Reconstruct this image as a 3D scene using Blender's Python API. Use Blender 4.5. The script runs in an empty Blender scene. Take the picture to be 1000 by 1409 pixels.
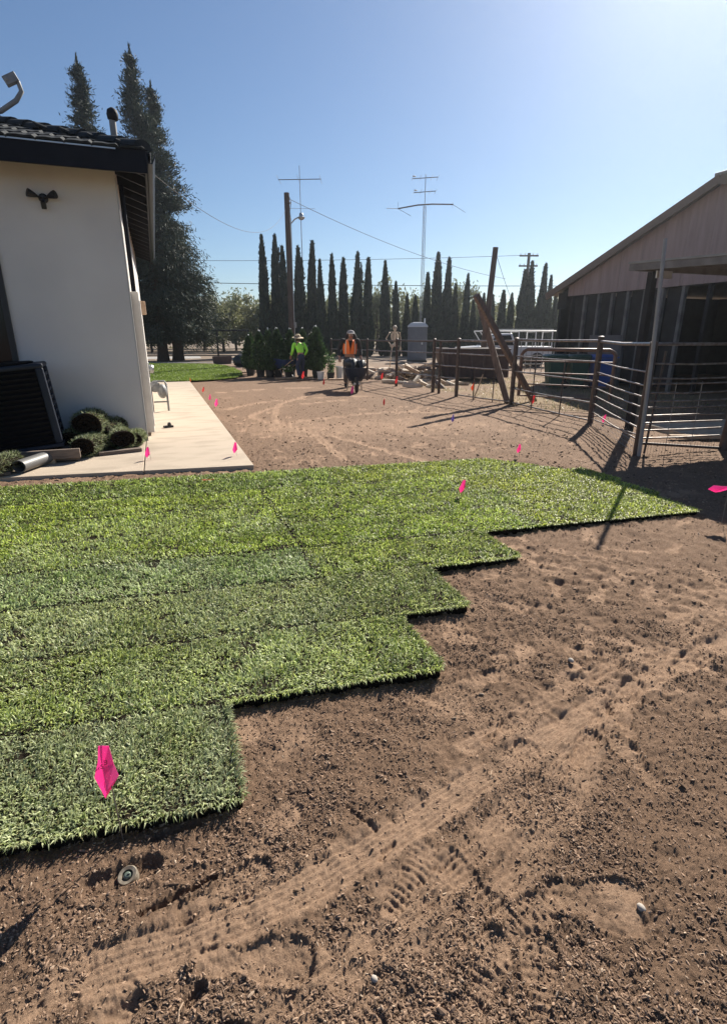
import bpy, bmesh, math, random
import numpy as np
from mathutils import Vector, Matrix, Euler

random.seed(11)
RNG = np.random.default_rng(7)
R = math.radians
PI = math.pi
SC = bpy.context.scene
COL = SC.collection

# ------------------------------------------------------------------ camera, sky, sun, exposure
# world frame: +Y runs away along the house wall, +X points from the house to the barn
cam_d = bpy.data.cameras.new('camera')
cam = bpy.data.objects.new('camera', cam_d)
COL.objects.link(cam)
cam.location = (0, 0, 1.6)
cam.rotation_euler = (R(90 - 18.2), 0, R(-20.2))
cam_d.sensor_fit = 'HORIZONTAL'
cam_d.sensor_width = 36
cam_d.lens = 36 * 0.741
cam_d.clip_start = 0.05
cam_d.clip_end = 8000
SC.camera = cam

SUN_AZ, SUN_EL = 49.0, 35.0
GLARE_VEIL = 0.0007  # density of the added volume that veils the view with glare
world = bpy.data.worlds.new('World')
SC.world = world
world.use_nodes = True
wn = world.node_tree
wn.nodes.clear()
sky = wn.nodes.new('ShaderNodeTexSky')
sky.sky_type = 'NISHITA'
sky.sun_disc = False
sky.sun_elevation = R(SUN_EL)
sky.sun_rotation = R(SUN_AZ)
sky.altitude = 50
sky.air_density = 1.0
sky.dust_density = 0.26
sky.ozone_density = 4.5
bg = wn.nodes.new('ShaderNodeBackground')
bg.inputs['Strength'].default_value = 0.052
wo = wn.nodes.new('ShaderNodeOutputWorld')
wn.links.new(sky.outputs[0], bg.inputs[0])
wn.links.new(bg.outputs[0], wo.inputs[0])

sd = bpy.data.lights.new('sun', 'SUN')
sd.energy = 5.0
sd.angle = R(0.5)
sd.color = (1.0, 0.93, 0.82)
sun = bpy.data.objects.new('sun', sd)
COL.objects.link(sun)
sun_dir = Vector((math.sin(R(SUN_AZ)) * math.cos(R(SUN_EL)), math.cos(R(SUN_AZ)) * math.cos(R(SUN_EL)), math.sin(R(SUN_EL))))
sun.rotation_euler = sun_dir.to_track_quat('Z', 'Y').to_euler()
sun.location = (20, 20, 30)

SC.view_settings.view_transform = 'Standard'
SC.view_settings.look = 'None'
SC.view_settings.gamma = 1
SC.view_settings.use_curve_mapping = False
SC.view_settings.exposure = 0.95
SC.cycles.max_bounces = 8
SC.cycles.diffuse_bounces = 4

# ------------------------------------------------------------------ materials
def mat(name, col, rough=0.7, col2=None, scale=8.0, bump=0.0, bscale=40.0, metal=0.0, spec=0.5, detail=5.0, trans=0.0, contrast=(0.35, 0.65), attr=None, stretch=None):
    m = bpy.data.materials.new(name)
    m.use_nodes = True
    nt = m.node_tree
    b = nt.nodes['Principled BSDF']
    b.inputs['Roughness'].default_value = rough
    b.inputs['Metallic'].default_value = metal
    b.inputs['Specular IOR Level'].default_value = spec
    b.inputs['Base Color'].default_value = (*col, 1)
    tc = nt.nodes.new('ShaderNodeTexCoord')
    src = tc.outputs['Object']
    if stretch:
        mp = nt.nodes.new('ShaderNodeMapping')
        mp.inputs['Scale'].default_value = stretch
        nt.links.new(src, mp.inputs[0])
        src = mp.outputs[0]
    colout = None
    if col2 is not None:
        n = nt.nodes.new('ShaderNodeTexNoise')
        n.inputs['Scale'].default_value = scale
        n.inputs['Detail'].default_value = detail
        nt.links.new(src, n.inputs['Vector'])
        r = nt.nodes.new('ShaderNodeValToRGB')
        r.color_ramp.elements[0].position = contrast[0]
        r.color_ramp.elements[1].position = contrast[1]
        r.color_ramp.elements[0].color = (*col, 1)
        r.color_ramp.elements[1].color = (*col2, 1)
        nt.links.new(n.outputs['Fac'], r.inputs[0])
        colout = r.outputs[0]
    if attr:
        a = nt.nodes.new('ShaderNodeAttribute')
        a.attribute_name = attr
        if colout is None:
            colout = a.outputs['Color']
        else:
            mx = nt.nodes.new('ShaderNodeMix')
            mx.data_type = 'RGBA'
            mx.blend_type = 'MULTIPLY'
            mx.inputs[0].default_value = 1
            nt.links.new(colout, mx.inputs[6])
            nt.links.new(a.outputs['Color'], mx.inputs[7])
            colout = mx.outputs[2]
    if colout is not None:
        nt.links.new(colout, b.inputs['Base Color'])
    if bump > 0:
        n2 = nt.nodes.new('ShaderNodeTexNoise')
        n2.inputs['Scale'].default_value = bscale
        n2.inputs['Detail'].default_value = 6
        nt.links.new(src, n2.inputs['Vector'])
        bp = nt.nodes.new('ShaderNodeBump')
        bp.inputs['Strength'].default_value = 1.0
        bp.inputs['Distance'].default_value = bump
        nt.links.new(n2.outputs['Fac'], bp.inputs['Height'])
        nt.links.new(bp.outputs[0], b.inputs['Normal'])
    if trans > 0:
        t = nt.nodes.new('ShaderNodeBsdfTranslucent')
        if colout is not None:
            nt.links.new(colout, t.inputs[0])
        else:
            t.inputs[0].default_value = (*col, 1)
        ms = nt.nodes.new('ShaderNodeMixShader')
        ms.inputs[0].default_value = trans
        out = nt.nodes['Material Output']
        nt.links.new(b.outputs[0], ms.inputs[1])
        nt.links.new(t.outputs[0], ms.inputs[2])
        nt.links.new(ms.outputs[0], out.inputs[0])
    return m

M = {}
M['stucco'] = mat('stucco', (0.70, 0.66, 0.62), 0.9, (0.62, 0.585, 0.555), 0.9, 0.006, 130)
M['trim_white'] = mat('trim_white', (0.52, 0.50, 0.47), 0.6, (0.45, 0.43, 0.40), 5)
M['fascia'] = mat('fascia', (0.006, 0.007, 0.012), 0.6, (0.010, 0.011, 0.016), 6, spec=0.15)
M['tile'] = mat('roof_tile', (0.014, 0.018, 0.021), 0.75, (0.03, 0.034, 0.037), 9, 0.004, 60, spec=0.2)
M['soffit'] = mat('soffit', (0.012, 0.012, 0.015), 0.7, (0.02, 0.02, 0.024), 6, spec=0.25)
M['drip'] = mat('drip_edge', (0.5, 0.5, 0.5), 0.35, metal=0.8)
M['black'] = mat('black_metal', (0.012, 0.012, 0.014), 0.45)
M['glass'] = mat('window_glass', (0.008, 0.008, 0.010), 0.08, spec=0.25)
M['concrete'] = mat('concrete', (0.46, 0.375, 0.285), 0.85, (0.31, 0.25, 0.185), 1.6, 0.0025, 90, contrast=(0.46, 0.80), detail=10, stretch=(1, 2.4, 1))
M['road'] = mat('pale_asphalt', (0.30, 0.29, 0.28), 0.9, (0.36, 0.34, 0.32), 1.5)
M['ac'] = mat('ac_paint', (0.016, 0.021, 0.034), 0.5, (0.02, 0.026, 0.04), 4, spec=0.25)
M['ac_dark'] = mat('ac_grille', (0.005, 0.005, 0.007), 0.7, spec=0.15)
M['wood_grey'] = mat('weathered_wood', (0.20, 0.15, 0.12), 0.85, (0.12, 0.09, 0.07), 6, 0.002, 60, stretch=(1, 8, 8))
M['wood_tie'] = mat('brown_timber', (0.19, 0.135, 0.11), 0.85, (0.10, 0.07, 0.056), 5, 0.004, 30, stretch=(6, 6, 1))
M['wood_pale'] = mat('pale_wood', (0.52, 0.38, 0.26), 0.85, (0.36, 0.25, 0.17), 7, 0.002, 60)
M['split_wood'] = mat('split_wood', (0.68, 0.58, 0.46), 0.8, (0.50, 0.40, 0.30), 9)
M['bark'] = mat('bark', (0.075, 0.05, 0.036), 0.95, (0.04, 0.028, 0.02), 6, 0.02, 18, stretch=(4, 4, 1))
M['pole_wood'] = mat('pole_wood', (0.11, 0.075, 0.058), 0.9, (0.07, 0.048, 0.038), 5, 0.004, 25, stretch=(6, 6, 0.7))
M['rust'] = mat('rusty_pipe', (0.055, 0.040, 0.036), 0.55, (0.10, 0.065, 0.05), 14, 0.001, 80, metal=0.35)
M['pipe'] = mat('bare_pipe', (0.30, 0.28, 0.27), 0.38, (0.16, 0.12, 0.10), 12, metal=0.75)
M['gate_brown'] = mat('gate_paint', (0.16, 0.09, 0.07), 0.45, (0.11, 0.065, 0.05), 9, metal=0.3)
M['galv'] = mat('galvanised', (0.50, 0.51, 0.52), 0.4, (0.38, 0.39, 0.40), 10, metal=0.7)
M['white_paint'] = mat('white_paint', (0.75, 0.75, 0.74), 0.45, (0.66, 0.65, 0.63), 5)
M['siding'] = mat('barn_siding', (0.33, 0.245, 0.235), 0.75, (0.25, 0.185, 0.178), 2.0, stretch=(3, 3, 0.4), contrast=(0.3, 0.7))
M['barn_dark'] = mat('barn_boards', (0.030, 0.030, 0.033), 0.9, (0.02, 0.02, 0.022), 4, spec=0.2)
M['roof_metal'] = mat('roof_metal', (0.26, 0.25, 0.24), 0.55, (0.20, 0.19, 0.18), 3, metal=0.3)
M['bin_green'] = mat('bin_green', (0.010, 0.055, 0.042), 0.5, (0.014, 0.065, 0.05), 8)
M['bin_blue'] = mat('bin_blue', (0.020, 0.075, 0.30), 0.5, (0.025, 0.085, 0.33), 8)
M['bin_brown'] = mat('dumpster_brown', (0.060, 0.035, 0.034), 0.6, (0.085, 0.05, 0.046), 5)
M['toilet'] = mat('toilet_grey', (0.14, 0.152, 0.175), 0.6, (0.12, 0.132, 0.155), 4)
M['toilet_roof'] = mat('toilet_roof', (0.55, 0.56, 0.58), 0.6)
M['truck'] = mat('truck_white', (0.70, 0.72, 0.74), 0.25, (0.66, 0.68, 0.70), 3)
M['rubber'] = mat('rubber', (0.018, 0.018, 0.018), 0.8, (0.03, 0.028, 0.026), 12)
M['pink'] = mat('flag_pink', (1.0, 0.17, 0.52), 0.6, (0.98, 0.20, 0.55), 10, trans=0.6, spec=0.2)
M['pink_red'] = mat('flag_coral', (0.90, 0.12, 0.12), 0.5, trans=0.4)
M['orange_flag'] = mat('flag_orange', (0.85, 0.22, 0.08), 0.5, trans=0.4)
M['purple'] = mat('flag_violet', (0.42, 0.32, 0.75), 0.5, trans=0.4)
M['ink'] = mat('ink', (0.07, 0.005, 0.03), 0.6)
M['wire'] = mat('flag_wire', (0.25, 0.25, 0.26), 0.35, metal=0.8)
M['skin'] = mat('skin', (0.40, 0.22, 0.15), 0.55, (0.36, 0.19, 0.13), 12)
M['hair'] = mat('dark_hair', (0.03, 0.018, 0.012), 0.6)
M['denim'] = mat('navy_denim', (0.022, 0.032, 0.065), 0.85, (0.03, 0.042, 0.08), 20)
M['pants'] = mat('dusty_pants', (0.075, 0.065, 0.065), 0.9, (0.055, 0.048, 0.05), 18)
M['lime'] = mat('lime_fabric', (0.42, 0.98, 0.09), 0.75, (0.38, 0.90, 0.08), 14)
M['orange'] = mat('orange_fabric', (1.0, 0.24, 0.045), 0.7, (0.96, 0.20, 0.035), 14)
M['silver'] = mat('reflective_tape', (0.62, 0.60, 0.50), 0.4)
M['black_cloth'] = mat('black_cloth', (0.018, 0.016, 0.018), 0.85)
M['straw'] = mat('straw_hat', (0.62, 0.50, 0.32), 0.85, (0.52, 0.40, 0.24), 25)
M['cap'] = mat('grey_cap', (0.34, 0.32, 0.32), 0.85, (0.24, 0.22, 0.22), 30)
M['tray_navy'] = mat('barrow_tray', (0.014, 0.022, 0.045), 0.55, (0.02, 0.03, 0.055), 7, spec=0.3)
M['tray_blue'] = mat('barrow_blue', (0.02, 0.04, 0.13), 0.5)
M['bag'] = mat('black_bag', (0.012, 0.013, 0.016), 0.5, bump=0.01, bscale=14)
M['bone'] = mat('bone_plastic', (0.66, 0.55, 0.42), 0.6, (0.56, 0.45, 0.33), 20)
M['pot'] = mat('nursery_pot', (0.015, 0.015, 0.016), 0.6)
M['tag_white'] = mat('white_tag', (0.8, 0.8, 0.78), 0.6)
M['petal'] = mat('white_petal', (0.82, 0.78, 0.62), 0.6, trans=0.3)
M['conifer'] = mat('conifer_needles', (0.026, 0.040, 0.028), 0.7, (0.055, 0.072, 0.05), 0.9, trans=0.12, spec=0.3, attr='tint')
M['cypress'] = mat('cypress_foliage', (0.022, 0.036, 0.022), 0.8, (0.045, 0.062, 0.036), 2.0, trans=0.06, attr='tint')
M['orchard'] = mat('orchard_leaves', (0.15, 0.17, 0.075), 0.6, (0.23, 0.23, 0.12), 0.5, trans=0.35, attr='tint')
M['arbor'] = mat('arborvitae_foliage', (0.03, 0.065, 0.022), 0.6, (0.055, 0.10, 0.035), 5, trans=0.2, attr='tint')
M['rose'] = mat('rose_leaves', (0.06, 0.13, 0.035), 0.5, (0.09, 0.17, 0.05), 7, trans=0.3)
M['sodsoil'] = mat('sod_soil', (0.022, 0.016, 0.010), 0.95, (0.012, 0.009, 0.006), 40, 0.006, 90, spec=0.1)
M['turfback'] = mat('sod_roll_soil', (0.022, 0.015, 0.010), 0.95, (0.013, 0.009, 0.006), 25, 0.012, 40, spec=0.1)
M['stone'] = mat('pale_stone', (0.38, 0.33, 0.28), 0.8, (0.42, 0.38, 0.33), 20)
M['abs'] = mat('black_plastic', (0.02, 0.02, 0.02), 0.45)
M['grey_pipe'] = mat('grey_plastic', (0.12, 0.118, 0.115), 0.5)
M['drygrass'] = mat('dry_grass', (0.42, 0.33, 0.17), 0.8, (0.30, 0.24, 0.12), 4, trans=0.3)
M['meter'] = mat('meter_grey', (0.26, 0.265, 0.26), 0.6, (0.20, 0.205, 0.205), 9, metal=0.2)
M['barnpost'] = mat('barn_post', (0.17, 0.165, 0.165), 0.8, (0.09, 0.088, 0.09), 3)
M['canopy'] = mat('shelter_wood', (0.19, 0.175, 0.17), 0.85, (0.12, 0.11, 0.105), 5, 0.002, 50)
M['ply'] = mat('grey_plywood', (0.10, 0.10, 0.11), 0.8, (0.08, 0.08, 0.09), 4)
M['tallpipe'] = mat('dull_pipe', (0.30, 0.29, 0.29), 0.5, (0.24, 0.23, 0.23), 8, metal=0.2)
M['brass'] = mat('nozzle', (0.12, 0.15, 0.12), 0.4)
M['capring'] = mat('sprinkler_cap', (0.27, 0.235, 0.18), 0.75, (0.14, 0.11, 0.08), 60)

def grass_mat(name, c_lo, c_hi, trans, rough=0.42, spec=0.5):
    m = bpy.data.materials.new(name)
    m.use_nodes = True
    nt = m.node_tree
    b = nt.nodes['Principled BSDF']
    a = nt.nodes.new('ShaderNodeAttribute')
    a.attribute_name = 'tint'
    nt.links.new(a.outputs['Color'], b.inputs['Base Color'])
    b.inputs['Roughness'].default_value = rough
    b.inputs['Specular IOR Level'].default_value = spec
    t = nt.nodes.new('ShaderNodeBsdfTranslucent')
    nt.links.new(a.outputs['Color'], t.inputs[0])
    ms = nt.nodes.new('ShaderNodeMixShader')
    ms.inputs[0].default_value = trans
    nt.links.new(b.outputs[0], ms.inputs[1])
    nt.links.new(t.outputs[0], ms.inputs[2])
    nt.links.new(ms.outputs[0], nt.nodes['Material Output'].inputs[0])
    return m
M['grass'] = grass_mat('grass_blades', None, None, 0.42, 0.46, 0.42)

# ------------------------------------------------------------------ mesh helpers
def rotm(rx=0, ry=0, rz=0):
    return Euler((rx, ry, rz)).to_matrix()

class MB:
    """collects faces of ONE mesh object"""
    def __init__(self):
        self.v = []
        self.f = []
    def add(self, vs, fs):
        o = len(self.v)
        self.v += [tuple(p) for p in vs]
        self.f += [tuple(i + o for i in f) for f in fs]
        return self
    def box(self, c, s, rot=None):
        hx, hy, hz = s[0] / 2, s[1] / 2, s[2] / 2
        ps = [Vector((x, y, z)) for x in (-hx, hx) for y in (-hy, hy) for z in (-hz, hz)]
        if rot is not None:
            ps = [rot @ p for p in ps]
        c = Vector(c)
        return self.add([c + p for p in ps], [(0, 1, 3, 2), (4, 6, 7, 5), (0, 4, 5, 1), (2, 3, 7, 6), (0, 2, 6, 4), (1, 5, 7, 3)])
    def bbox(self, a, b):
        return self.box([(a[i] + b[i]) / 2 for i in range(3)], [abs(b[i] - a[i]) for i in range(3)])
    def beam(self, p, q, w, h):
        p, q = Vector(p), Vector(q)
        d = q - p
        rot = d.to_track_quat('X', 'Z').to_matrix()
        return self.box((p + q) / 2, (d.length, w, h), rot)
    def tube(self, pts, r, n=8, cap=True):
        pts = [Vector(p) for p in pts]
        rs = r if isinstance(r, (list, tuple)) else [r] * len(pts)
        rings = []
        up = None
        for i, p in enumerate(pts):
            a = pts[max(i - 1, 0)]
            b = pts[min(i + 1, len(pts) - 1)]
            d = (b - a).normalized()
            if up is None:
                up = Vector((0, 0, 1)) if abs(d.z) < 0.9 else Vector((1, 0, 0))
            x = d.cross(up)
            if x.length < 1e-4:
                x = d.cross(Vector((0, 1, 0.3)))
            x.normalize()
            y = x.cross(d).normalized()
            up = y
            rings.append([p + (x * math.cos(2 * PI * k / n) + y * math.sin(2 * PI * k / n)) * rs[i] for k in range(n)])
        vs = [q for rg in rings for q in rg]
        fs = []
        for i in range(len(pts) - 1):
            for k in range(n):
                fs.append((i * n + k, i * n + (k + 1) % n, (i + 1) * n + (k + 1) % n, (i + 1) * n + k))
        if cap:
            fs.append(tuple(range(n))[::-1])
            fs.append(tuple(range((len(pts) - 1) * n, len(pts) * n)))
        return self.add(vs, fs)
    def lathe(self, prof, c=(0, 0, 0), n=16, rot=None):
        c = Vector(c)
        vs, fs = [], []
        for (r, z) in prof:
            for k in range(n):
                p = Vector((r * math.cos(2 * PI * k / n), r * math.sin(2 * PI * k / n), z))
                if rot is not None:
                    p = rot @ p
                vs.append(c + p)
        for i in range(len(prof) - 1):
            for k in range(n):
                fs.append((i * n + k, i * n + (k + 1) % n, (i + 1) * n + (k + 1) % n, (i + 1) * n + k))
        fs.append(tuple(range(n))[::-1])
        fs.append(tuple(range((len(prof) - 1) * n, len(prof) * n)))
        return self.add(vs, fs)
    def ball(self, c, s, nu=12, nv=8, jit=0.0, rot=None):
        c = Vector(c)
        if not isinstance(s, (list, tuple)):
            s = (s, s, s)
        vs = [Vector((0, 0, -1))]
        for j in range(1, nv):
            t = PI * j / nv
            for k in range(nu):
                vs.append(Vector((math.sin(t) * math.cos(2 * PI * k / nu), math.sin(t) * math.sin(2 * PI * k / nu), -math.cos(t))))
        vs.append(Vector((0, 0, 1)))
        out = []
        for p in vs:
            q = Vector((p.x * s[0], p.y * s[1], p.z * s[2])) * (1 + random.uniform(-jit, jit))
            if rot is not None:
                q = rot @ q
            out.append(c + q)
        fs = [(0, 1 + (k + 1) % nu, 1 + k) for k in range(nu)]
        for j in range(nv - 2):
            for k in range(nu):
                fs.append((1 + j * nu + k, 1 + j * nu + (k + 1) % nu, 1 + (j + 1) * nu + (k + 1) % nu, 1 + (j + 1) * nu + k))
        L = len(vs) - 1
        fs += [(L, 1 + (nv - 2) * nu + k, 1 + (nv - 2) * nu + (k + 1) % nu) for k in range(nu)]
        return self.add(out, fs)
    def prism(self, poly, z0, z1):
        n = len(poly)
        vs = [(p[0], p[1], z0) for p in poly] + [(p[0], p[1], z1) for p in poly]
        fs = [tuple(range(n))[::-1], tuple(range(n, 2 * n))] + [(i, (i + 1) % n, n + (i + 1) % n, n + i) for i in range(n)]
        return self.add(vs, fs)
    def loft(self, rings):
        n = len(rings[0])
        vs = [p for r in rings for p in r]
        fs = [tuple(range(n))[::-1], tuple(range((len(rings) - 1) * n, len(rings) * n))]
        for i in range(len(rings) - 1):
            for k in range(n):
                fs.append((i * n + k, i * n + (k + 1) % n, (i + 1) * n + (k + 1) % n, (i + 1) * n + k))
        return self.add(vs, fs)
    def build(self, name, m, parent=None, loc=(0, 0, 0), rot=(0, 0, 0), bevel=0.0, smooth=False):
        me = bpy.data.meshes.new(name)
        me.from_pydata([tuple(p) for p in self.v], [], self.f)
        bm = bmesh.new()
        bm.from_mesh(me)
        bmesh.ops.recalc_face_normals(bm, faces=bm.faces)
        bm.to_mesh(me)
        bm.free()
        me.materials.append(m)
        if smooth:
            me.polygons.foreach_set('use_smooth', [True] * len(me.polygons))
            try:
                me.set_sharp_from_angle(angle=R(50))
            except Exception:
                pass
        return link(name, me, parent, loc, rot, bevel)

def link(name, me, parent=None, loc=(0, 0, 0), rot=(0, 0, 0), bevel=0.0):
    o = bpy.data.objects.new(name, me)
    COL.objects.link(o)
    o.location = loc
    o.rotation_euler = rot
    if parent is not None:
        o.parent = parent
    if bevel > 0:
        md = o.modifiers.new('bevel', 'BEVEL')
        md.width = bevel
        md.segments = 2
        md.limit_method = 'ANGLE'
    return o

def tag(o, label=None, cat=None, group=None, kind=None):
    if label: o['label'] = label
    if cat: o['category'] = cat
    if group: o['group'] = group
    if kind: o['kind'] = kind
    return o

def thing(name, label, cat, loc=(0, 0, 0), rz=0.0, group=None, rot=None):
    o = bpy.data.objects.new(name, None)
    o.empty_display_size = 0.2
    COL.objects.link(o)
    o.location = loc
    o.rotation_euler = rot if rot else (0, 0, rz)
    return tag(o, label, cat, group)

KIDS = {}
def copy_tree(o, parent=None):
    c = o.copy()
    COL.objects.link(c)
    if parent is not None:
        c.parent = parent
    for ch in list(o.children):
        copy_tree(ch, c)
    return c

def np_mesh(name, verts, faces, m, tint=None, smooth=False):
    """verts (n,3), faces (k,3) or (k,4) arrays"""
    me = bpy.data.meshes.new(name)
    verts = np.ascontiguousarray(verts, dtype=np.float32)
    flist = faces if isinstance(faces, list) else [faces]
    me.vertices.add(len(verts))
    me.vertices.foreach_set('co', verts.ravel())
    nl = sum(f.size for f in flist)
    nf = sum(len(f) for f in flist)
    me.loops.add(nl)
    me.polygons.add(nf)
    me.loops.foreach_set('vertex_index', np.concatenate([f.ravel() for f in flist]).astype(np.int32))
    tot = np.concatenate([np.full(len(f), f.shape[1], dtype=np.int32) for f in flist])
    st = np.concatenate([[0], np.cumsum(tot)[:-1]]).astype(np.int32)
    me.polygons.foreach_set('loop_start', st)
    if smooth:
        me.polygons.foreach_set('use_smooth', np.ones(nf, dtype=bool))
    me.update(calc_edges=True)
    if tint is not None:
        a = me.color_attributes.new('tint', 'FLOAT_COLOR', 'POINT')
        c = np.ones((len(verts), 4), dtype=np.float32)
        c[:, :3] = tint
        a.data.foreach_set('color', c.ravel())
    me.materials.append(m)
    return me

# ------------------------------------------------------------------ noise
def _hash(ix, iy, seed):
    h = (ix.astype(np.int64) * 374761393 + iy.astype(np.int64) * 668265263 + seed * 1442695041) & 0xffffffff
    h = ((h ^ (h >> 13)) * 1274126177) & 0xffffffff
    h = h ^ (h >> 16)
    return h
def perlin(x, y, seed=0):
    ix, iy = np.floor(x), np.floor(y)
    fx, fy = x - ix, y - iy
    ux, uy = fx * fx * fx * (fx * (fx * 6 - 15) + 10), fy * fy * fy * (fy * (fy * 6 - 15) + 10)
    def g(dx, dy):
        a = _hash(ix + dx, iy + dy, seed).astype(np.float64) * (2 * PI / 4294967296.0)
        return np.cos(a) * (fx - dx) + np.sin(a) * (fy - dy)
    a = g(0, 0) * (1 - ux) + g(1, 0) * ux
    b = g(0, 1) * (1 - ux) + g(1, 1) * ux
    return (a * (1 - uy) + b * uy) * 1.45
def fbm(x, y, freq, octv, seed=0, gain=0.5):
    s = np.zeros_like(x)
    amp, tot = 1.0, 0
    for i in range(octv):
        s += amp * perlin(x * freq, y * freq, seed + i * 17)
        tot += amp
        freq *= 2.03
        amp *= gain
    return s / tot
def sstep(a, b, x):
    t = np.clip((x - a) / (b - a), 0, 1)
    return t * t * (3 - 2 * t)

# ------------------------------------------------------------------ layout shared by ground and turf
TILT = 0.10                    # sod rows run slightly askew of the house: row coordinate w = y + TILT*x
ROWS = [1.555, 2.115, 2.68, 3.28, 3.85, 4.42, 5.00, 5.60, 6.36]
ENDS = [0.11, 1.14, 1.60, 2.34, 4.55, 4.68, 4.74, 4.45]
SEAM = [-1.55, -0.95, -1.9, 0.86, 0.88, 0.86, 0.87, -0.6]
def sod_sd(x, y):
    """distance-ish mask: 1 inside the turf"""
    w = y + TILT * x
    m = np.zeros_like(x)
    for i, e in enumerate(ENDS):
        inside = (w > ROWS[i]) & (w < ROWS[i + 1]) & (x < e) & (x > -4.2)
        m[inside] = 1
    return m
def slab_front(x):
    return 6.80 - 0.127 * x
def slab_mask(x, y):
    return ((x < 0.99) & (y > slab_front(x)) & (y < 20.4)).astype(float)

TRACKS = [  # wheelbarrow tyre tracks (polyline, half width, ribs, depth)
    ([(-0.75, 1.13), (-0.33, 1.17), (-0.07, 1.16), (0.2, 1.18), (0.57, 1.26), (1.05, 1.39), (1.59, 1.53), (2.13, 1.64), (2.75, 1.73), (3.6, 1.8)], 0.06, 6, 0.012),
    ([(-0.2, 0.78), (0.11, 0.87), (0.4, 0.98), (0.68, 1.06), (1.1, 1.24), (1.62, 1.44), (2.2, 1.72), (2.9, 2.1)], 0.05, 5, 0.009),
    ([(0.25, 0.6), (0.4, 0.77), (0.57, 0.9), (0.85, 1.0), (1.3, 1.22), (1.8, 1.62)], 0.05, 4, 0.007),
    ([(1.0, 1.52), (1.45, 1.66), (1.95, 1.78), (2.5, 1.83), (3.1, 2.0)], 0.045, 3, 0.008),
    ([(3.2, 6.2), (2.6, 8.5), (2.0, 10.5), (2.6, 13.0), (4.2, 15.5)], 0.07, 2, 0.012),
    ([(2.2, 6.6), (2.4, 9.0), (1.6, 11.2), (2.4, 12.6), (4.6, 13.6)], 0.07, 2, 0.012),
    ([(1.4, 9.0), (2.4, 10.4), (4.6, 11.0), (6.4, 10.0)], 0.08, 2, 0.012),
    ([(1.3, 12.5), (2.4, 13.8), (4.4, 14.4), (6.4, 14.0)], 0.09, 2, 0.012),
    ([(1.5, 16.5), (3.0, 17.2), (5.0, 17.2)], 0.09, 2, 0.012),
]
PRINTS = []
def pr(x, y, deg, L=0.30, kind=0, d=0.010): PRINTS.append((x, y, R(deg), L, kind, d))
pr(0.07, 1.035, -20, 0.32, 1, 0.012)
pr(1.06, 0.87, -25, 0.29, 0, 0.012); pr(0.78, 0.86, 15, 0.28, 0, 0.009); pr(0.62, 0.78, 40, 0.28, 0, 0.009); pr(1.45, 1.36, 25, 0.28, 0, 0.010); pr(1.75, 1.45, 60, 0.28, 0, 0.010)
pr(0.30, 0.80, 30, 0.28, 0)
pr(1.02, 0.83, -35, 0.28, 0, 0.012)
pr(1.22, 1.56, 20, 0.28, 0); pr(1.20, 1.36, 65, 0.28, 0, 0.012); pr(1.91, 1.58, 30, 0.28, 0, 0.013); pr(1.60, 1.24, 80, 0.27, 0)
pr(0.72, 1.02, 110, 0.28, 0, 0.005); pr(0.56, 1.10, 35, 0.27, 0, 0.006); pr(0.02, 1.26, 12, 0.30, 0, 0.014)
pr(-0.3, 0.98, 70, 0.28, 0); pr(0.45, 0.70, 20, 0.28, 0); pr(0.75, 0.72, 55, 0.28, 0); pr(0.20, 1.42, 40, 0.26, 2, 0.006)
_r = random.Random(5)
for _ in range(46):
    pr(_r.uniform(0.5, 3.6), _r.uniform(1.3, 3.4), _r.uniform(0, 360), _r.uniform(0.26, 0.30), _r.choice((0, 0, 2)), _r.uniform(0.005, 0.009))
for _ in range(22):
    pr(_r.uniform(1.7, 4.2), _r.uniform(2.2, 3.7), _r.uniform(0, 360), 0.28, 0, _r.uniform(0.006, 0.011))
for _ in range(110):
    pr(_r.uniform(1.2, 7.4), _r.uniform(6.6, 12.0), _r.uniform(0, 360), 0.29, 2, 0.012)

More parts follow.
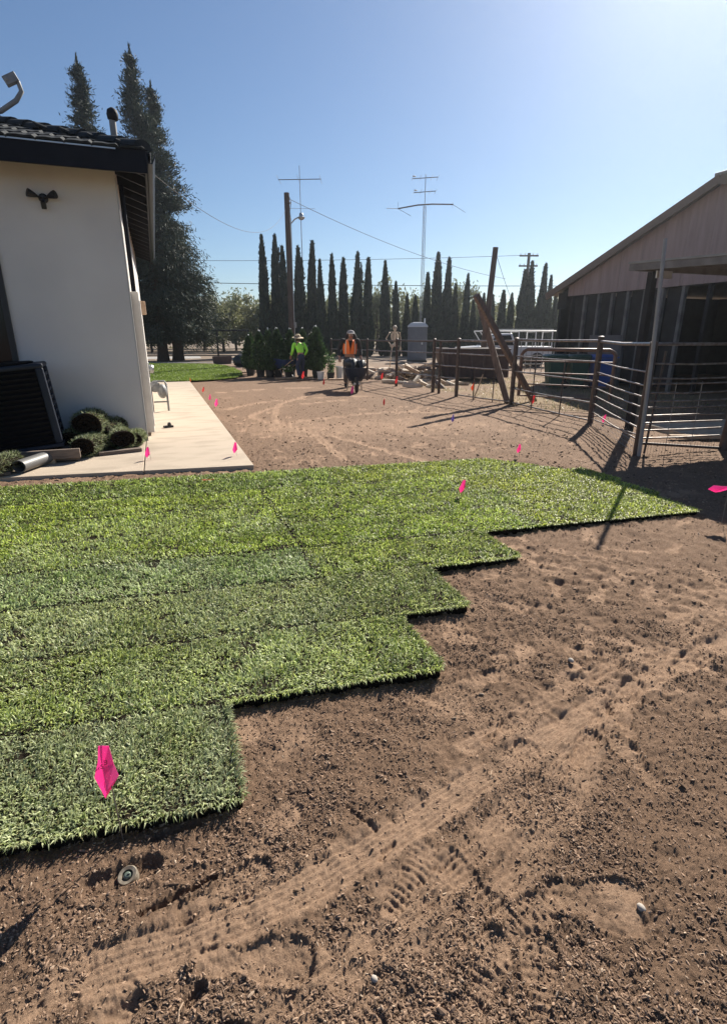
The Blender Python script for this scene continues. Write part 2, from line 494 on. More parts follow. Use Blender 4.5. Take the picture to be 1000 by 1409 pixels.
def track_fields(x, y):
    h = np.zeros_like(x)
    comp = np.zeros_like(x)
    for pts, hw, ribs, dep in TRACKS:
        P = np.array(pts)
        # smooth the polyline
        t = np.linspace(0, len(P) - 1, len(P) * 8)
        px, py = np.interp(t, range(len(P)), P[:, 0]), np.interp(t, range(len(P)), P[:, 1])
        k = np.array([1, 2, 3, 2, 1]) / 9.0
        px = np.convolve(np.pad(px, 2, 'edge'), k, 'valid')
        py = np.convolve(np.pad(py, 2, 'edge'), k, 'valid')
        sel = (x > px.min() - 0.4) & (x < px.max() + 0.4) & (y > py.min() - 0.4) & (y < py.max() + 0.4)
        if not sel.any():
            continue
        xs, ys = x[sel], y[sel]
        best = np.full(xs.shape, 1e9)
        for i in range(len(px) - 1):
            ax, ay, bx, by = px[i], py[i], px[i + 1], py[i + 1]
            dx, dy = bx - ax, by - ay
            L2 = dx * dx + dy * dy + 1e-12
            tt = np.clip(((xs - ax) * dx + (ys - ay) * dy) / L2, 0, 1)
            ox, oy = xs - (ax + tt * dx), ys - (ay + tt * dy)
            sgn = np.sign(dx * oy - dy * ox)
            d = np.sqrt(ox * ox + oy * oy)
            upd = d < np.abs(best)
            best[upd] = (d * sgn)[upd]
        wob = best + 0.012 * perlin(xs * 3, ys * 3, 77)
        rough = 0.03 * perlin(xs * 14, ys * 14, 78) + .015 * perlin(xs * 40, ys * 40, 79)
        a = np.abs(wob)
        m = 1 - sstep(hw * 0.8, hw * 1.15, a)
        rim = np.exp(-((a - hw * 1.35) / (hw * 0.3)) ** 2)
        patch = sstep(-0.60, -0.15, fbm(xs, ys, 2.2, 2, 5) + 0.1)
        rb = np.cos(wob / hw * PI * ribs) * 0.0022
        h[sel] += patch * (m * (-dep * 0.55 + rb) + rim * dep * 0.45)
        comp[sel] = np.maximum(comp[sel], (1.0 if hw > .055 and hw < .065 else .62) * patch * (1 - sstep(hw * 0.7, hw * 1.6, a + rough)))
    return h, comp

def print_fields(x, y):
    h = np.zeros_like(x)
    comp = np.zeros_like(x)
    for (cx, cy, an, L, kind, dep) in PRINTS:
        sel = (np.abs(x - cx) < 0.26) & (np.abs(y - cy) < 0.26)
        if not sel.any():
            continue
        xs, ys = x[sel] - cx, y[sel] - cy
        c, s = math.cos(an), math.sin(an)
        a, b = (xs * c + ys * s) / L, (-xs * s + ys * c) / L     # a along the sole -0.5..0.5
        hwid = 0.165 + 0.035 * np.sin((a - 0.05) * PI * 1.6) - 0.05 * np.exp(-((a + 0.12) / 0.10) ** 2)
        e = np.sqrt(np.clip((np.abs(a) / 0.5), 0, 2) ** 4 + (np.abs(b) / np.maximum(hwid, 0.05)) ** 3.0)
        m = 1 - sstep(0.88, 1.06, e)
        rim = np.exp(-((e - 1.18) / 0.14) ** 2)
        if kind == 1:
            lug = np.where(np.abs(b) / hwid > 0.52, np.sign(np.sin(a * 2 * PI * 9)), 0.0)
            ring = np.exp(-((np.abs(b) / hwid - 0.55) / 0.10) ** 2)
            tread = 0.0040 * lug - 0.0055 * ring
        elif kind == 0:
            tread = 0.0032 * np.sin((a + 0.7 * b * b) * 2 * PI * 12)
        else:
            tread = 0
        h[sel] += m * (-dep + tread) + rim * dep * 0.5
        comp[sel] = np.maximum(comp[sel], m * 0.75)
    return h, comp

GOUGES = [((-0.22, 1.275), (-0.01, 1.315), 0.014, 0.022), ((-0.10, 1.00), (-0.07, 1.02), 0.022, 0.022), ((-0.28, 1.03), (-0.22, 1.05), 0.03, 0.016),
          ((-0.02, 0.92), (0.08, 0.86), 0.012, 0.012), ((0.50, 1.19), (0.56, 1.23), 0.012, 0.010), ((0.46, 1.42), (0.52, 1.30), 0.012, 0.010),
          ((-0.36, 1.41), (-0.20, 1.43), 0.05, 0.03), ((-0.18, 1.52), (-0.05, 1.53), 0.02, 0.02), ((2.55, 2.95), (2.85, 2.85), 0.035, 0.012), ((2.3, 2.7), (2.5, 2.6), 0.03, 0.012)]
def soil_fields(x, y):
    r = np.sqrt(x * x + y * y)
    near = 1 - sstep(7, 14, r)
    big = fbm(x, y, 0.35, 3, 3) * 0.02 * (1 - sstep(40, 90, r))
    mid = fbm(x, y, 2.4, 3, 21) * 0.016
    sm = fbm(x, y, 11, 3, 31) * 0.012 * near
    fine = fbm(x, y, 45, 3, 41, 0.7) * 0.009 * near
    th, tc = track_fields(x, y)
    ph, pc = print_fields(x, y)
    dusty = sstep(0.05, 0.55, fbm(x, y, 1.3, 5, 91, .62) + 0.2 * fbm(x, y, 7, 3, 95))
    # a trampled lane across the foreground
    lane = np.exp(-((y + .05 * perlin(x * 5, y * 5, 181) + .02 * perlin(x * 21, y * 21, 182) - (1.12 + 0.24 * x)) / 0.12) ** 2) * sstep(-0.6, 0.2, x) * 0.30
    lane2 = np.exp(-((y - (9.6 - 0.1 * x)) / 1.0) ** 2) * sstep(0.9, 2.0, x) * (1 - sstep(5.0, 7.0, x)) * 0.5
    brk = 0.4 + 0.9 * fbm(x, y, 4.5, 4, 61, .65)
    wx = x + .035 * perlin(x * 7, y * 7, 171) + .014 * perlin(x * 24, y * 24, 172)
    comp = 0.82 * np.clip(np.maximum.reduce([tc * (0.45 + brk), pc * (0.3 + brk), dusty * (0.35 + 0.8 * brk) * (1 - .65 * sstep(5.5, 8, r)), lane * (0.15 + 1.1 * brk), lane2 * (.3 + brk)]), 0, 1)
    lump = (1 - np.abs(fbm(x, y, 5.5, 3, 51, .6)) * 2.6) * (0.006 + 0.012 * sstep(1.7, 2.6, r)) * near
    ph = np.clip(ph, -0.012, 0.006)
    h = big + mid + lump + (sm + fine) * (1 - 0.55 * comp) + th + ph * (0.45 + 0.55 * sstep(-.3, .35, fbm(x, y, 3.3, 2, 66)))
    for (a, b, wd, dp) in GOUGES:
        ax, ay = a
        dx, dy = b[0] - ax, b[1] - ay
        tt = np.clip(((x - ax) * dx + (y - ay) * dy) / (dx * dx + dy * dy), 0, 1)
        d = np.sqrt((x - ax - tt * dx) ** 2 + (y - ay - tt * dy) ** 2)
        h -= dp * (1 - sstep(wd * 0.3, wd, d + 0.006 * fbm(x, y, 18, 2, 71)))
    # flat under the turf and the slab, bank of loose soil by the sod edge
    sm_ = sod_sd(x, y)
    sl = slab_mask(x, y)
    h = np.where(sm_ > 0, np.minimum(h, 0.0) * 0.3 - 0.012, h)
    h = np.where(sl > 0, -0.03, h)
    far = sstep(25, 60, r)
    h = h * (1 - far) - 0.02 * far
    return h, comp

# ------------------------------------------------------------------ ground
def build_ground():
    head = R(90 - 20.2)
    a1 = np.linspace(R(-50), R(50), 800)
    a2 = np.concatenate([np.linspace(R(50), R(115), 150)[1:], np.linspace(R(115), R(245), 40)[1:], np.linspace(R(245), R(310), 150)[1:-1]])
    ang = head - np.concatenate([a1, a2])
    rad = [0.12]
    while rad[-1] < 0.62: rad.append(rad[-1] * 1.10)
    while rad[-1] < 4.2: rad.append(rad[-1] * 1.0047)
    while rad[-1] < 9: rad.append(rad[-1] * 1.009)
    while rad[-1] < 45: rad.append(rad[-1] * 1.02)
    while rad[-1] < 700: rad.append(rad[-1] * 1.13)
    rad = np.array(rad)
    A, Rr = np.meshgrid(ang, rad)
    x, y = (Rr * np.cos(A)).ravel(), (Rr * np.sin(A)).ravel()
    z, comp = soil_fields(x, y)
    nr, na = len(rad), len(ang)
    idx = np.arange(nr * na).reshape(nr, na)
    nx = np.roll(idx, -1, axis=1)
    q = np.stack([idx[:-1].ravel(), idx[1:].ravel(), nx[1:].ravel(), nx[:-1].ravel()], axis=1)
    verts = np.stack([x, y, z], axis=1)
    verts = np.vstack([verts, [[0, 0, 0]]])
    c = len(verts) - 1
    fan = np.stack([np.full(na, c), idx[0], nx[0]], axis=1)
    # soil colour: moist dark crumbs against dry pale dust; straw litter beyond the fence
    straw = sstep(7.6, 8.6, x) * (1 - sstep(13, 17, x)) * sstep(8, 10.5, y) * (1 - sstep(22, 26, y)) * sstep(-0.3, 0.3, fbm(x, y, 0.8, 3, 131) + 0.1)
    farf = sstep(24, 40, np.sqrt(x * x + y * y))
    t = np.stack([comp, straw, farf], axis=1)
    t = np.vstack([t, [[0, 0, 0]]])
    m = bpy.data.materials.new('bare_soil')
    m.use_nodes = True
    nt = m.node_tree
    N = nt.nodes
    b = N['Principled BSDF']
    b.inputs['Roughness'].default_value = 0.95
    b.inputs['Specular IOR Level'].default_value = 0.2
    at = N.new('ShaderNodeAttribute'); at.attribute_name = 'tint'
    sp = N.new('ShaderNodeSeparateColor'); nt.links.new(at.outputs['Color'], sp.inputs[0])
    tc = N.new('ShaderNodeTexCoord')
    def noise(scale, det, rough=0.6):
        n = N.new('ShaderNodeTexNoise')
        n.inputs['Scale'].default_value = scale
        n.inputs['Detail'].default_value = det
        n.inputs['Roughness'].default_value = rough
        nt.links.new(tc.outputs['Object'], n.inputs['Vector'])
        return n.outputs['Fac']
    def ramp(f, p0, p1, c0, c1):
        r = N.new('ShaderNodeValToRGB')
        r.color_ramp.elements[0].position = p0; r.color_ramp.elements[1].position = p1
        r.color_ramp.elements[0].color = (*c0, 1); r.color_ramp.elements[1].color = (*c1, 1)
        nt.links.new(f, r.inputs[0])
        return r.outputs[0]
    def mix(f, a_, b_):
        x_ = N.new('ShaderNodeMix'); x_.data_type = 'RGBA'
        nt.links.new(f, x_.inputs[0]); nt.links.new(a_, x_.inputs[6]); nt.links.new(b_, x_.inputs[7])
        return x_.outputs[2]
    dark = ramp(noise(75, 9, 0.85), 0.34, 0.66, SOIL['dark0'], SOIL['dark1'])
    pale = ramp(noise(70, 9, 0.85), 0.34, 0.66, SOIL['pale0'], SOIL['pale1'])
    # break the edge of the dust with noise
    ad = N.new('ShaderNodeMath'); ad.operation = 'MULTIPLY_ADD'
    nt.links.new(noise(34, 6, 0.7), ad.inputs[0]); ad.inputs[1].default_value = 0.9
    nt.links.new(sp.outputs[0], ad.inputs[2])
    f = ramp(ad.outputs[0], 0.42, 1.55, (0, 0, 0), (1, 1, 1))
    base = mix(f, dark, pale)
    strawc = ramp(noise(18, 6, 0.7), 0.35, 0.65, (0.16, 0.11, 0.07), (0.34, 0.25, 0.14))
    base = mix(sp.outputs[1], base, strawc)
    farc = ramp(noise(0.25, 6, 0.6), 0.35, 0.65, (0.20, 0.15, 0.11), (0.27, 0.21, 0.16))
    base = mix(sp.outputs[2], base, farc)
    nt.links.new(base, b.inputs['Base Color'])
    bp = N.new('ShaderNodeBump'); bp.inputs['Distance'].default_value = 0.012; bp.inputs['Strength'].default_value = 0.9
    nt.links.new(noise(150, 9, 0.85), bp.inputs['Height'])
    nt.links.new(bp.outputs[0], b.inputs['Normal'])
    me = np_mesh('ground', verts, [q, fan], m, t, smooth=True)
    o = link('ground', me)
    tag(o, kind='structure')
    return o
SOIL = dict(dark0=(0.080, 0.050, 0.033), dark1=(0.285, 0.180, 0.115), pale0=(0.235, 0.149, 0.097), pale1=(0.46, 0.306, 0.202))
build_ground()

# ------------------------------------------------------------------ loose crumbs of soil on the ground (instanced, one object)
def in_view(x, y, deg=37):
    a = np.degrees(np.arctan2(x, y)) - 20.2
    return np.abs(a) < deg
def build_crumbs():
    xs, ys, ss = [], [], []
    def scatter(n, r0, r1, s0, s1, power=1.0):
        r = r0 * (r1 / r0) ** (RNG.random(n) ** power)
        a = R(20.2) + R(50) * (2 * RNG.random(n) - 1) * np.where(RNG.random(n) < .16, 1.7, 1.0)
        x, y = r * np.sin(a), r * np.cos(a)
        keep = (sod_sd(x, y) == 0) & (slab_mask(x, y) == 0)
        x, y = x[keep], y[keep]
        _, comp = soil_fields(x, y)
        patch = fbm(x, y, 3.0, 3, 201)
        p = np.clip(0.52 - 0.75 * comp + 1.0 * patch, 0.03, 1)
        k = RNG.random(len(x)) < p
        x, y = x[k], y[k]
        xs.append(x); ys.append(y)
        ss.append(s0 + (s1 - s0) * RNG.random(len(x)) ** 4)
    scatter(430000, 0.75, 3.4, 0.0009, 0.0048)
    scatter(3000, 0.75, 4.0, 0.003, 0.009)
    scatter(60000, 2.4, 7.0, 0.0025, 0.008)
    scatter(42000, 6.0, 15, 0.004, 0.015)
    x, y, s = np.concatenate(xs), np.concatenate(ys), np.concatenate(ss)
    z, _ = soil_fields(x, y)
    n = len(x)
    me = bpy.data.meshes.new('soil_crumbs')
    me.vertices.add(n)
    me.vertices.foreach_set('co', np.stack([x, y, z + s * 0.25], axis=1).astype(np.float32).ravel())
    sc = np.stack([s * RNG.uniform(0.8, 2.8, n), s * RNG.uniform(0.4, 1.0, n), s * RNG.uniform(0.3, 0.85, n)], axis=1).astype(np.float32)
    ro = np.stack([RNG.uniform(-0.6, 0.6, n), RNG.uniform(-0.6, 0.6, n), RNG.uniform(0, 6.28, n)], axis=1).astype(np.float32)
    a = me.attributes.new('crumb_scale', 'FLOAT_VECTOR', 'POINT'); a.data.foreach_set('vector', sc.ravel())
    a = me.attributes.new('crumb_rot', 'FLOAT_VECTOR', 'POINT'); a.data.foreach_set('vector', ro.ravel())
    me.update()
    m = bpy.data.materials.new('soil_crumb')
    m.use_nodes = True
    nt = m.node_tree
    b = nt.nodes['Principled BSDF']; b.inputs['Roughness'].default_value = 0.9; b.inputs['Specular IOR Level'].default_value = 0.25
    oi = nt.nodes.new('ShaderNodeObjectInfo')
    r = nt.nodes.new('ShaderNodeValToRGB')
    r.color_ramp.elements[0].position = 0.0; r.color_ramp.elements[0].color = (0.080, 0.051, 0.034, 1)
    r.color_ramp.elements[1].position = 0.93; r.color_ramp.elements[1].color = (0.36, 0.24, 0.163, 1)
    e = r.color_ramp.elements.new(1.0); e.color = (0.46, 0.35, 0.25, 1)
    nt.links.new(oi.outputs['Random'], r.inputs[0])
    nt.links.new(r.outputs[0], b.inputs['Base Color'])
    me.materials.append(m)
    o = link('soil_crumbs', me)
    g = bpy.data.node_groups.new('crumb_scatter', 'GeometryNodeTree')
    g.interface.new_socket('Geometry', in_out='INPUT', socket_type='NodeSocketGeometry')
    g.interface.new_socket('Geometry', in_out='OUTPUT', socket_type='NodeSocketGeometry')
    gi, go = g.nodes.new('NodeGroupInput'), g.nodes.new('NodeGroupOutput')
    ico = g.nodes.new('GeometryNodeMeshIcoSphere'); ico.inputs['Radius'].default_value = 1; ico.inputs['Subdivisions'].default_value = 1
    sm = g.nodes.new('GeometryNodeSetMaterial'); sm.inputs['Material'].default_value = m
    ip = g.nodes.new('GeometryNodeInstanceOnPoints')
    na = g.nodes.new('GeometryNodeInputNamedAttribute'); na.data_type = 'FLOAT_VECTOR'; na.inputs['Name'].default_value = 'crumb_scale'
    nb = g.nodes.new('GeometryNodeInputNamedAttribute'); nb.data_type = 'FLOAT_VECTOR'; nb.inputs['Name'].default_value = 'crumb_rot'
    er = g.nodes.new('FunctionNodeEulerToRotation')
    L = g.links.new
    L(ico.outputs[0], sm.inputs[0]); L(gi.outputs[0], ip.inputs['Points']); L(sm.outputs[0], ip.inputs['Instance'])
    L(na.outputs[0], ip.inputs['Scale']); L(nb.outputs[0], er.inputs[0]); L(er.outputs[0], ip.inputs['Rotation'])
    L(ip.outputs[0], go.inputs[0])
    md = o.modifiers.new('scatter', 'NODES'); md.node_group = g
    tag(o, 'small dark crumbs and clods of soil scattered over the bare ground', 'soil', kind='stuff')
build_crumbs()

# ------------------------------------------------------------------ new turf: strips of sod with their own grass
def blades(x, y, z, L, width, lean, az, tint):
    """one leaf blade per point: quad + tip triangle"""
    n = len(x)
    dx, dy = np.cos(az), np.sin(az)
    sx, sy = -dy * width / 2, dx * width / 2
    # twist some blades so the flat side faces various ways
    tw = RNG.uniform(-1.0, 1.0, n)
    sx, sy = sx * np.cos(tw) + dx * width / 2 * np.sin(tw), sy * np.cos(tw) + dy * width / 2 * np.sin(tw)
    h1, r1 = L * 0.55 * np.cos(lean * 0.55), L * 0.55 * np.sin(lean * 0.55)
    h2, r2 = h1 + L * 0.45 * np.cos(lean * 1.35), r1 + L * 0.45 * np.sin(lean * 1.35)
    P = np.empty((n, 5, 3), dtype=np.float32)
    P[:, 0] = np.stack([x - sx * .8, y - sy * .8, z], 1)
    P[:, 1] = np.stack([x + sx * .8, y + sy * .8, z], 1)
    P[:, 2] = np.stack([x + dx * r1 + sx, y + dy * r1 + sy, z + h1], 1)
    P[:, 3] = np.stack([x + dx * r1 - sx, y + dy * r1 - sy, z + h1], 1)
    P[:, 4] = np.stack([x + dx * r2, y + dy * r2, z + h2], 1)
    i = np.arange(n)[:, None] * 5
    quads = i + np.array([[0, 1, 2, 3]])
    tris = i + np.array([[3, 2, 4]])
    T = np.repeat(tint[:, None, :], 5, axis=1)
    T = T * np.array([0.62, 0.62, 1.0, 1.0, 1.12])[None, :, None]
    return P.reshape(-1, 3), quads, tris, T.reshape(-1, 3)

def turf_tint(x, y, n, hue):
    g = RNG.random(n) ** 1.5
    base = np.array([[0.11, 0.155, 0.022]]) * (1 - g[:, None]) + np.array([[0.58, 0.62, 0.17]]) * g[:, None]
    patch = fbm(x, y, 1.6, 3, 301)[:, None]
    patch2 = fbm(x, y, 5.0, 3, 305, .6)[:, None]
    base = base * (1.18 + 0.34 * patch + 0.45 * patch2)
    base *= np.array([[hue[0], hue[1], hue[2]]])
    silver = RNG.random(n) < np.clip(.10 + .85 * sstep(1.3, .2, x) * (1 - sstep(4.2, 5.6, y)) * sstep(-.25, .35, fbm(x, y, 1.1, 3, 321) + .15), 0, .7)  # silvery glint of the left-hand blades, put into their tint
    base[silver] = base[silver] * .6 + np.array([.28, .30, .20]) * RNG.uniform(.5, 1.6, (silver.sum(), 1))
    dry = RNG.random(n) < (0.06 + 0.10 * np.clip(fbm(x, y, 2.5, 2, 311), 0, 1))
    base[dry] = np.array([0.36, 0.33, 0.16]) * RNG.uniform(0.7, 1.1, (dry.sum(), 1))
    return base

lawn_new = thing('new_turf', None, None)
del_keys = []
tag(lawn_new, kind='structure')
def sod_strip(x0, x1, w0, w1, hue, slant=0.0, fr0=-99.0, right=True, back=False):
    """strip between row coordinates w0..w1 and x0..x1; slightly ragged outline"""
    lift = random.uniform(-.002, .008)
    outline = []
    nx, nw = 26, 8
    jit = lambda: random.uniform(-0.008, 0.008)
    for i in range(nx): outline.append((x0 + (x1 - x0) * i / nx, w0 + jit()))
    for i in range(nw): outline.append((x1 + jit() + slant * i / nw, w0 + (w1 - w0) * i / nw))
    for i in range(nx): outline.append((x1 + slant + (x0 - x1 - slant) * i / nx, w1 + jit()))
    for i in range(nw): outline.append((x0 + jit(), w1 + (w0 - w1) * i / nw))
    poly = [(p[0], p[1] - TILT * p[0]) for p in outline]
    mb = MB().prism(poly, -0.02, 0.046 + lift)
    so = mb.build('sod_strip', M['sodsoil'], lawn_new)
    # grass
    area = (x1 - x0) * (w1 - w0)
    ym = (w0 + w1) / 2
    dens = float(np.interp(ym, [1.6, 2.3, 3.2, 4.5, 6.5], [34000, 25000, 16000, 10000, 6600]))
    bw = float(np.interp(ym, [1.6, 3.0, 6.5], [0.0043, 0.0056, 0.0098]))
    if x0 < -2.2: dens *= 0.7
    n = int(area * dens)
    x = x0 + (x1 - x0) * RNG.random(n)
    w = w0 + (w1 - w0) * RNG.random(n)
    xe = x1 + slant * (w - w0) / (w1 - w0)
    ok = x < xe
    x, w = x[ok], w[ok]; xe = xe[ok]
    y = w - TILT * x
    # only what a viewpoint near the camera can see gets blades
    k = (np.degrees(np.arctan2(x, y)) - 20.2 > -54)
    x, y, w, xe = x[k], y[k], w[k], xe[k]
    # clumps and thin spots
    hol = fbm(x, y, 8.5, 3, 401, .6) + 0.4 * fbm(x, y, 1.7, 2, 402)
    edge = np.minimum(np.minimum(w - w0, w1 - w), np.minimum(xe - x, x - x0))
    p = 1 - 0.80 * sstep(0.22, 0.40, hol)
    p *= 0.55 + 0.45 * sstep(-.45, .05, fbm(x, y, 26, 2, 403)) 
    p *= np.where(edge < 0.010, 0.55 if random.random() < .6 else .95, 1.0)
    k = RNG.random(len(x)) < p
    x, y, w, xe, hol, edge = x[k], y[k], w[k], xe[k], hol[k], edge[k]
    n = len(x)
    if n < 10:
        return so
    flow = fbm(x, y, 2.2, 2, 411) * 5.0
    az = flow + RNG.normal(0, 1.25, n)
    lean = np.clip(RNG.normal(1.12, 0.42, n), 0.05, 1.9)
    L = RNG.uniform(0.014, 0.040, n) * (1 + 0.35 * fbm(x, y, 5, 2, 421)) * float(np.interp(ym, [1.6, 6.5], [1.0, 1.25]))
    z = 0.044 + lift + 0.008 * fbm(x, y, 4, 2, 431) - 0.005 * (edge < 0.02)
    lean = np.where(edge < .03, np.clip(lean + .35, 0, 1.9), lean)
    tn = turf_tint(x, y, n, hue)
    # fringe hanging over the cut edges
    fr_ = []
    fa0 = max(x0, fr0)
    m1, m2, m3 = int(max(0, x1 - fa0) * 800), int((w1 - w0) * 800) if right else 0, int((x1 - x0) * 300) if back else 0
    fx = np.concatenate([RNG.uniform(min(fa0, x1), x1, m1), x1 + RNG.normal(0, .008, m2), RNG.uniform(x0, x1 + slant, m3)])
    fw = np.concatenate([w0 + RNG.normal(0, .008, m1), RNG.uniform(w0, w1, m2), w1 + RNG.normal(0, .008, m3)])
    fa = np.concatenate([np.full(m1, -PI / 2), np.zeros(m2), np.full(m3, PI / 2)]) + RNG.normal(0, .7, m1 + m2 + m3)
    if abs(slant) > .01:
        fx[m1:m1 + m2] += slant * (fw[m1:m1 + m2] - w0) / (w1 - w0)
    fy = fw - TILT * fx
    k = (np.degrees(np.arctan2(fx, fy)) - 20.2 > -54)
    fx, fy, fa = fx[k], fy[k], fa[k]
    nf = len(fx)
    tn = np.vstack([tn, turf_tint(fx, fy, nf, hue)])
    x, y, az = np.concatenate([x, fx]), np.concatenate([y, fy]), np.concatenate([az, fa])
    z = np.concatenate([z, np.full(nf, .040)])
    lean = np.concatenate([lean, RNG.uniform(.7, 1.75, nf)])
    L = np.concatenate([L, RNG.uniform(.022, .055, nf)])
    n = len(x)
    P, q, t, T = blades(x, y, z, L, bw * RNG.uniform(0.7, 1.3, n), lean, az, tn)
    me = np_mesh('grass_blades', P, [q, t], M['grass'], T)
    g = link('grass_blades', me, so)
    g['kind'] = 'stuff'
    return so
HUES = [(1.0, 1.0, 1.7), (0.95, 1.0, 1.2), (1.0, 1.02, 1.35), (1.0, 1.05, 1.1), (1.10, 1.12, 0.75), (1.14, 1.14, 0.72), (1.12, 1.12, 0.75), (1.05, 1.08, 0.85)]  # sheen on near rows and backlit yellow on far rows put into the tint
for i in range(8):
    w0, w1 = ROWS[i] + 0.002, ROWS[i + 1] - 0.002
    hu = HUES[i]
    sl = -0.55 if i == 7 else (-0.03 if i in (5, 6) else 0.0)
    cuts = [-4.2, SEAM[i] - (1.5 if SEAM[i] > 0 else 0.0), ENDS[i]]
    if SEAM[i] > 0:
        cuts = [-4.2, SEAM[i] - 2.4, SEAM[i], ENDS[i]]
    if i >= 4: cuts = cuts[:-1] + [SEAM[i] + 2.05 + 0.3 * (i % 2)] + [ENDS[i]]
    for j in range(len(cuts) - 1):
        left = j < len(cuts) - 2
        f = random.uniform(0.88, 1.14)
        h2 = (hu[0] * f * (0.92 if left else 1.0), hu[1] * f, hu[2] * (1.22 if left and i > 2 else 1.0))
        g0 = (0.010 if i in (3, 4, 5, 6) and j == 2 else 0.001) if j > 0 else 0
        sod_strip(cuts[j] + g0, cuts[j + 1] - (0.0 if not left else (0.005 if i in (3, 4, 5) and j == 1 else 0.001)), w0, w1, h2, sl if not left else 0.0, ENDS[i - 1] if i else -99.0, not left, i == 7)

# ------------------------------------------------------------------ concrete path and apron
path = thing('path', None, None)
tag(path, kind='structure')
def slab(name, poly, z1=0.05):
    return MB().prism(poly, -0.06, z1).build(name, M['concrete'], path, bevel=0.006)
G = 0.006
edges = [None, 9.6, 13.2, 16.8, 20.4]
sf = slab_front
for a in range(4):
    y1 = edges[a + 1]
    if a == 0:
        p = [(-0.30 + G, sf(-0.30)), (0.99, sf(0.99)), (0.99, y1 - G), (-0.30 + G, y1 - G)]
    else:
        y0 = edges[a]
        p = [(-0.30 + G, y0 + G), (0.99, y0 + G), (0.99, y1 - G), (-0.30 + G, y1 - G)]
    slab('concrete_slab', p)
slab('concrete_slab', [(-5.2, sf(-5.2)), (-0.30 - G, sf(-0.30)), (-0.30 - G, 8.9), (-5.2, 8.9)])
SLAB = 0.05

# ------------------------------------------------------------------ house
house = thing('house', 'white stucco house with dark tiled hip roof and black fascia at the left', 'house', (0, 0, 0))
EV, EU, EZ = 8.4, 0.14, 3.82      # front eave line (y), right eave line (x), deck height at the eaves
PITCH = 0.34
wall = MB()
wx0, wx1, wz0, wz1 = -3.6, -1.80, 0.55, 2.64
ZT = 3.92
wall.bbox((-9, 8.9, 0), (wx0, 9.12, ZT)); wall.bbox((wx1, 8.9, 0), (-0.28, 9.12, ZT))
wall.bbox((wx0, 8.9, wz1), (wx1, 9.12, ZT)); wall.bbox((wx0, 8.9, 0), (wx1, 9.12, wz0))
wall.build('wall', M['stucco'], house)
MB().bbox((-0.48, 9.12, 0), (-0.28, 17.8, ZT)).build('wall', M['stucco'], house)
MB().bbox((-9, 17.6, 0), (-0.48, 17.8, ZT)).build('wall', M['stucco'], house)
MB().bbox((-9, 9.12, 0), (-8.8, 17.6, ZT)).build('wall', M['stucco'], house)
MB().bbox((-0.2805, 8.895, 0.05), (-0.265, 8.96, 3.6)).build('corner_bead', M['trim_white'], house)
# window in the near wall
fr = MB()
for a, b in (((wx0, 8.86, wz0), (wx0 + .07, 8.98, wz1)), ((wx1 - .07, 8.86, wz0), (wx1, 8.98, wz1)), ((wx0 + .07, 8.86, wz1 - .07), (wx1 - .07, 8.98, wz1)), ((wx0 + .07, 8.86, wz0), (wx1 - .07, 8.98, wz0 + .07)), ((-2.62, 8.87, wz0 + .07), (-2.56, 8.97, wz1 - .07))):
    fr.bbox(a, b)
fw = fr.build('window', M['black'], house)
MB().bbox((wx0 + .07, 8.925, wz0 + .07), (-2.62, 8.935, wz1 - .07)).build('pane', M['glass'], fw)
MB().bbox((-2.56, 8.925, wz0 + .07), (wx1 - .07, 8.935, wz1 - .07)).build('pane', M['glass'], fw)
MB().bbox((wx0 - .02, 9.3, wz0), (wx1 + .02, 9.32, wz1 + .05)).build('curtain', M['black_cloth'], house)
# roof deck: four hip planes with a thickness
rx0, rx1, ry0, ry1 = -9.2, EU, EV, 18.3
cx, cy = (rx0 + rx1) / 2, (ry0 + ry1) / 2
half = (rx1 - rx0) / 2
rz = EZ + half * PITCH
A, B, Cc, D = (rx0, ry0), (rx1, ry0), (rx1, ry1), (rx0, ry1)
r0, r1 = (cx, ry0 + half), (cx, ry1 - half)
roof = MB()
vs = []
for dz in (0, -0.07):
    vs += [(A[0], A[1], EZ + dz), (B[0], B[1], EZ + dz), (Cc[0], Cc[1], EZ + dz), (D[0], D[1], EZ + dz), (r0[0], r0[1], rz + dz), (r1[0], r1[1], rz + dz)]
roof.add(vs, [(0, 1, 4), (1, 2, 5, 4), (2, 3, 5), (3, 0, 4, 5), (6, 10, 7), (7, 10, 11, 8), (8, 11, 9), (9, 11, 10, 6), (0, 6, 7, 1), (1, 7, 8, 2), (2, 8, 9, 3), (3, 9, 6, 0)])
ro = roof.build('roof', M['soffit'], house)
# front slope tiles (courses up the slope, cut off by the hip line) and hip caps
tl = 0.36
def tile_mesh(w, l):
    mb = MB()
    prof = [(-w / 2, 0.0), (-w * .42, 0.018), (-w * .1, 0.024), (w * .15, 0.020), (w * .40, 0.030), (w / 2, 0.010)]
    ring0 = [(x, 0, z + 0.020) for x, z in prof] + [(x, 0, z - 0.004) for x, z in reversed(prof)]
    ring1 = [(x, l, z) for x, z in prof] + [(x, l, z - 0.02) for x, z in reversed(prof)]
    mb.loft([ring0, ring1])
    return mb
first = tile_mesh(0.305, tl + .05).build('roof_tile', M['tile'], ro)
tme = first.data
sl_ang = math.atan(PITCH)
n_t = 0
for c in range(11):
    yy = EV - 0.05 + c * tl * math.cos(sl_ang)
    zz = EZ + 0.004 + (yy - EV) * PITCH
    for k in range(20):
        uu = EU - 0.16 - k * 0.305 - (0.15 if c % 2 else 0)
        if uu < -5.4 or uu + 0.12 > EU - (yy - EV) - 0.02:
            continue
        o = first if n_t == 0 else link('roof_tile', tme, ro)
        o.location = (uu, yy, zz)
        o.rotation_euler = (sl_ang + 0.03, 0, random.uniform(-.01, .01))
        n_t += 1
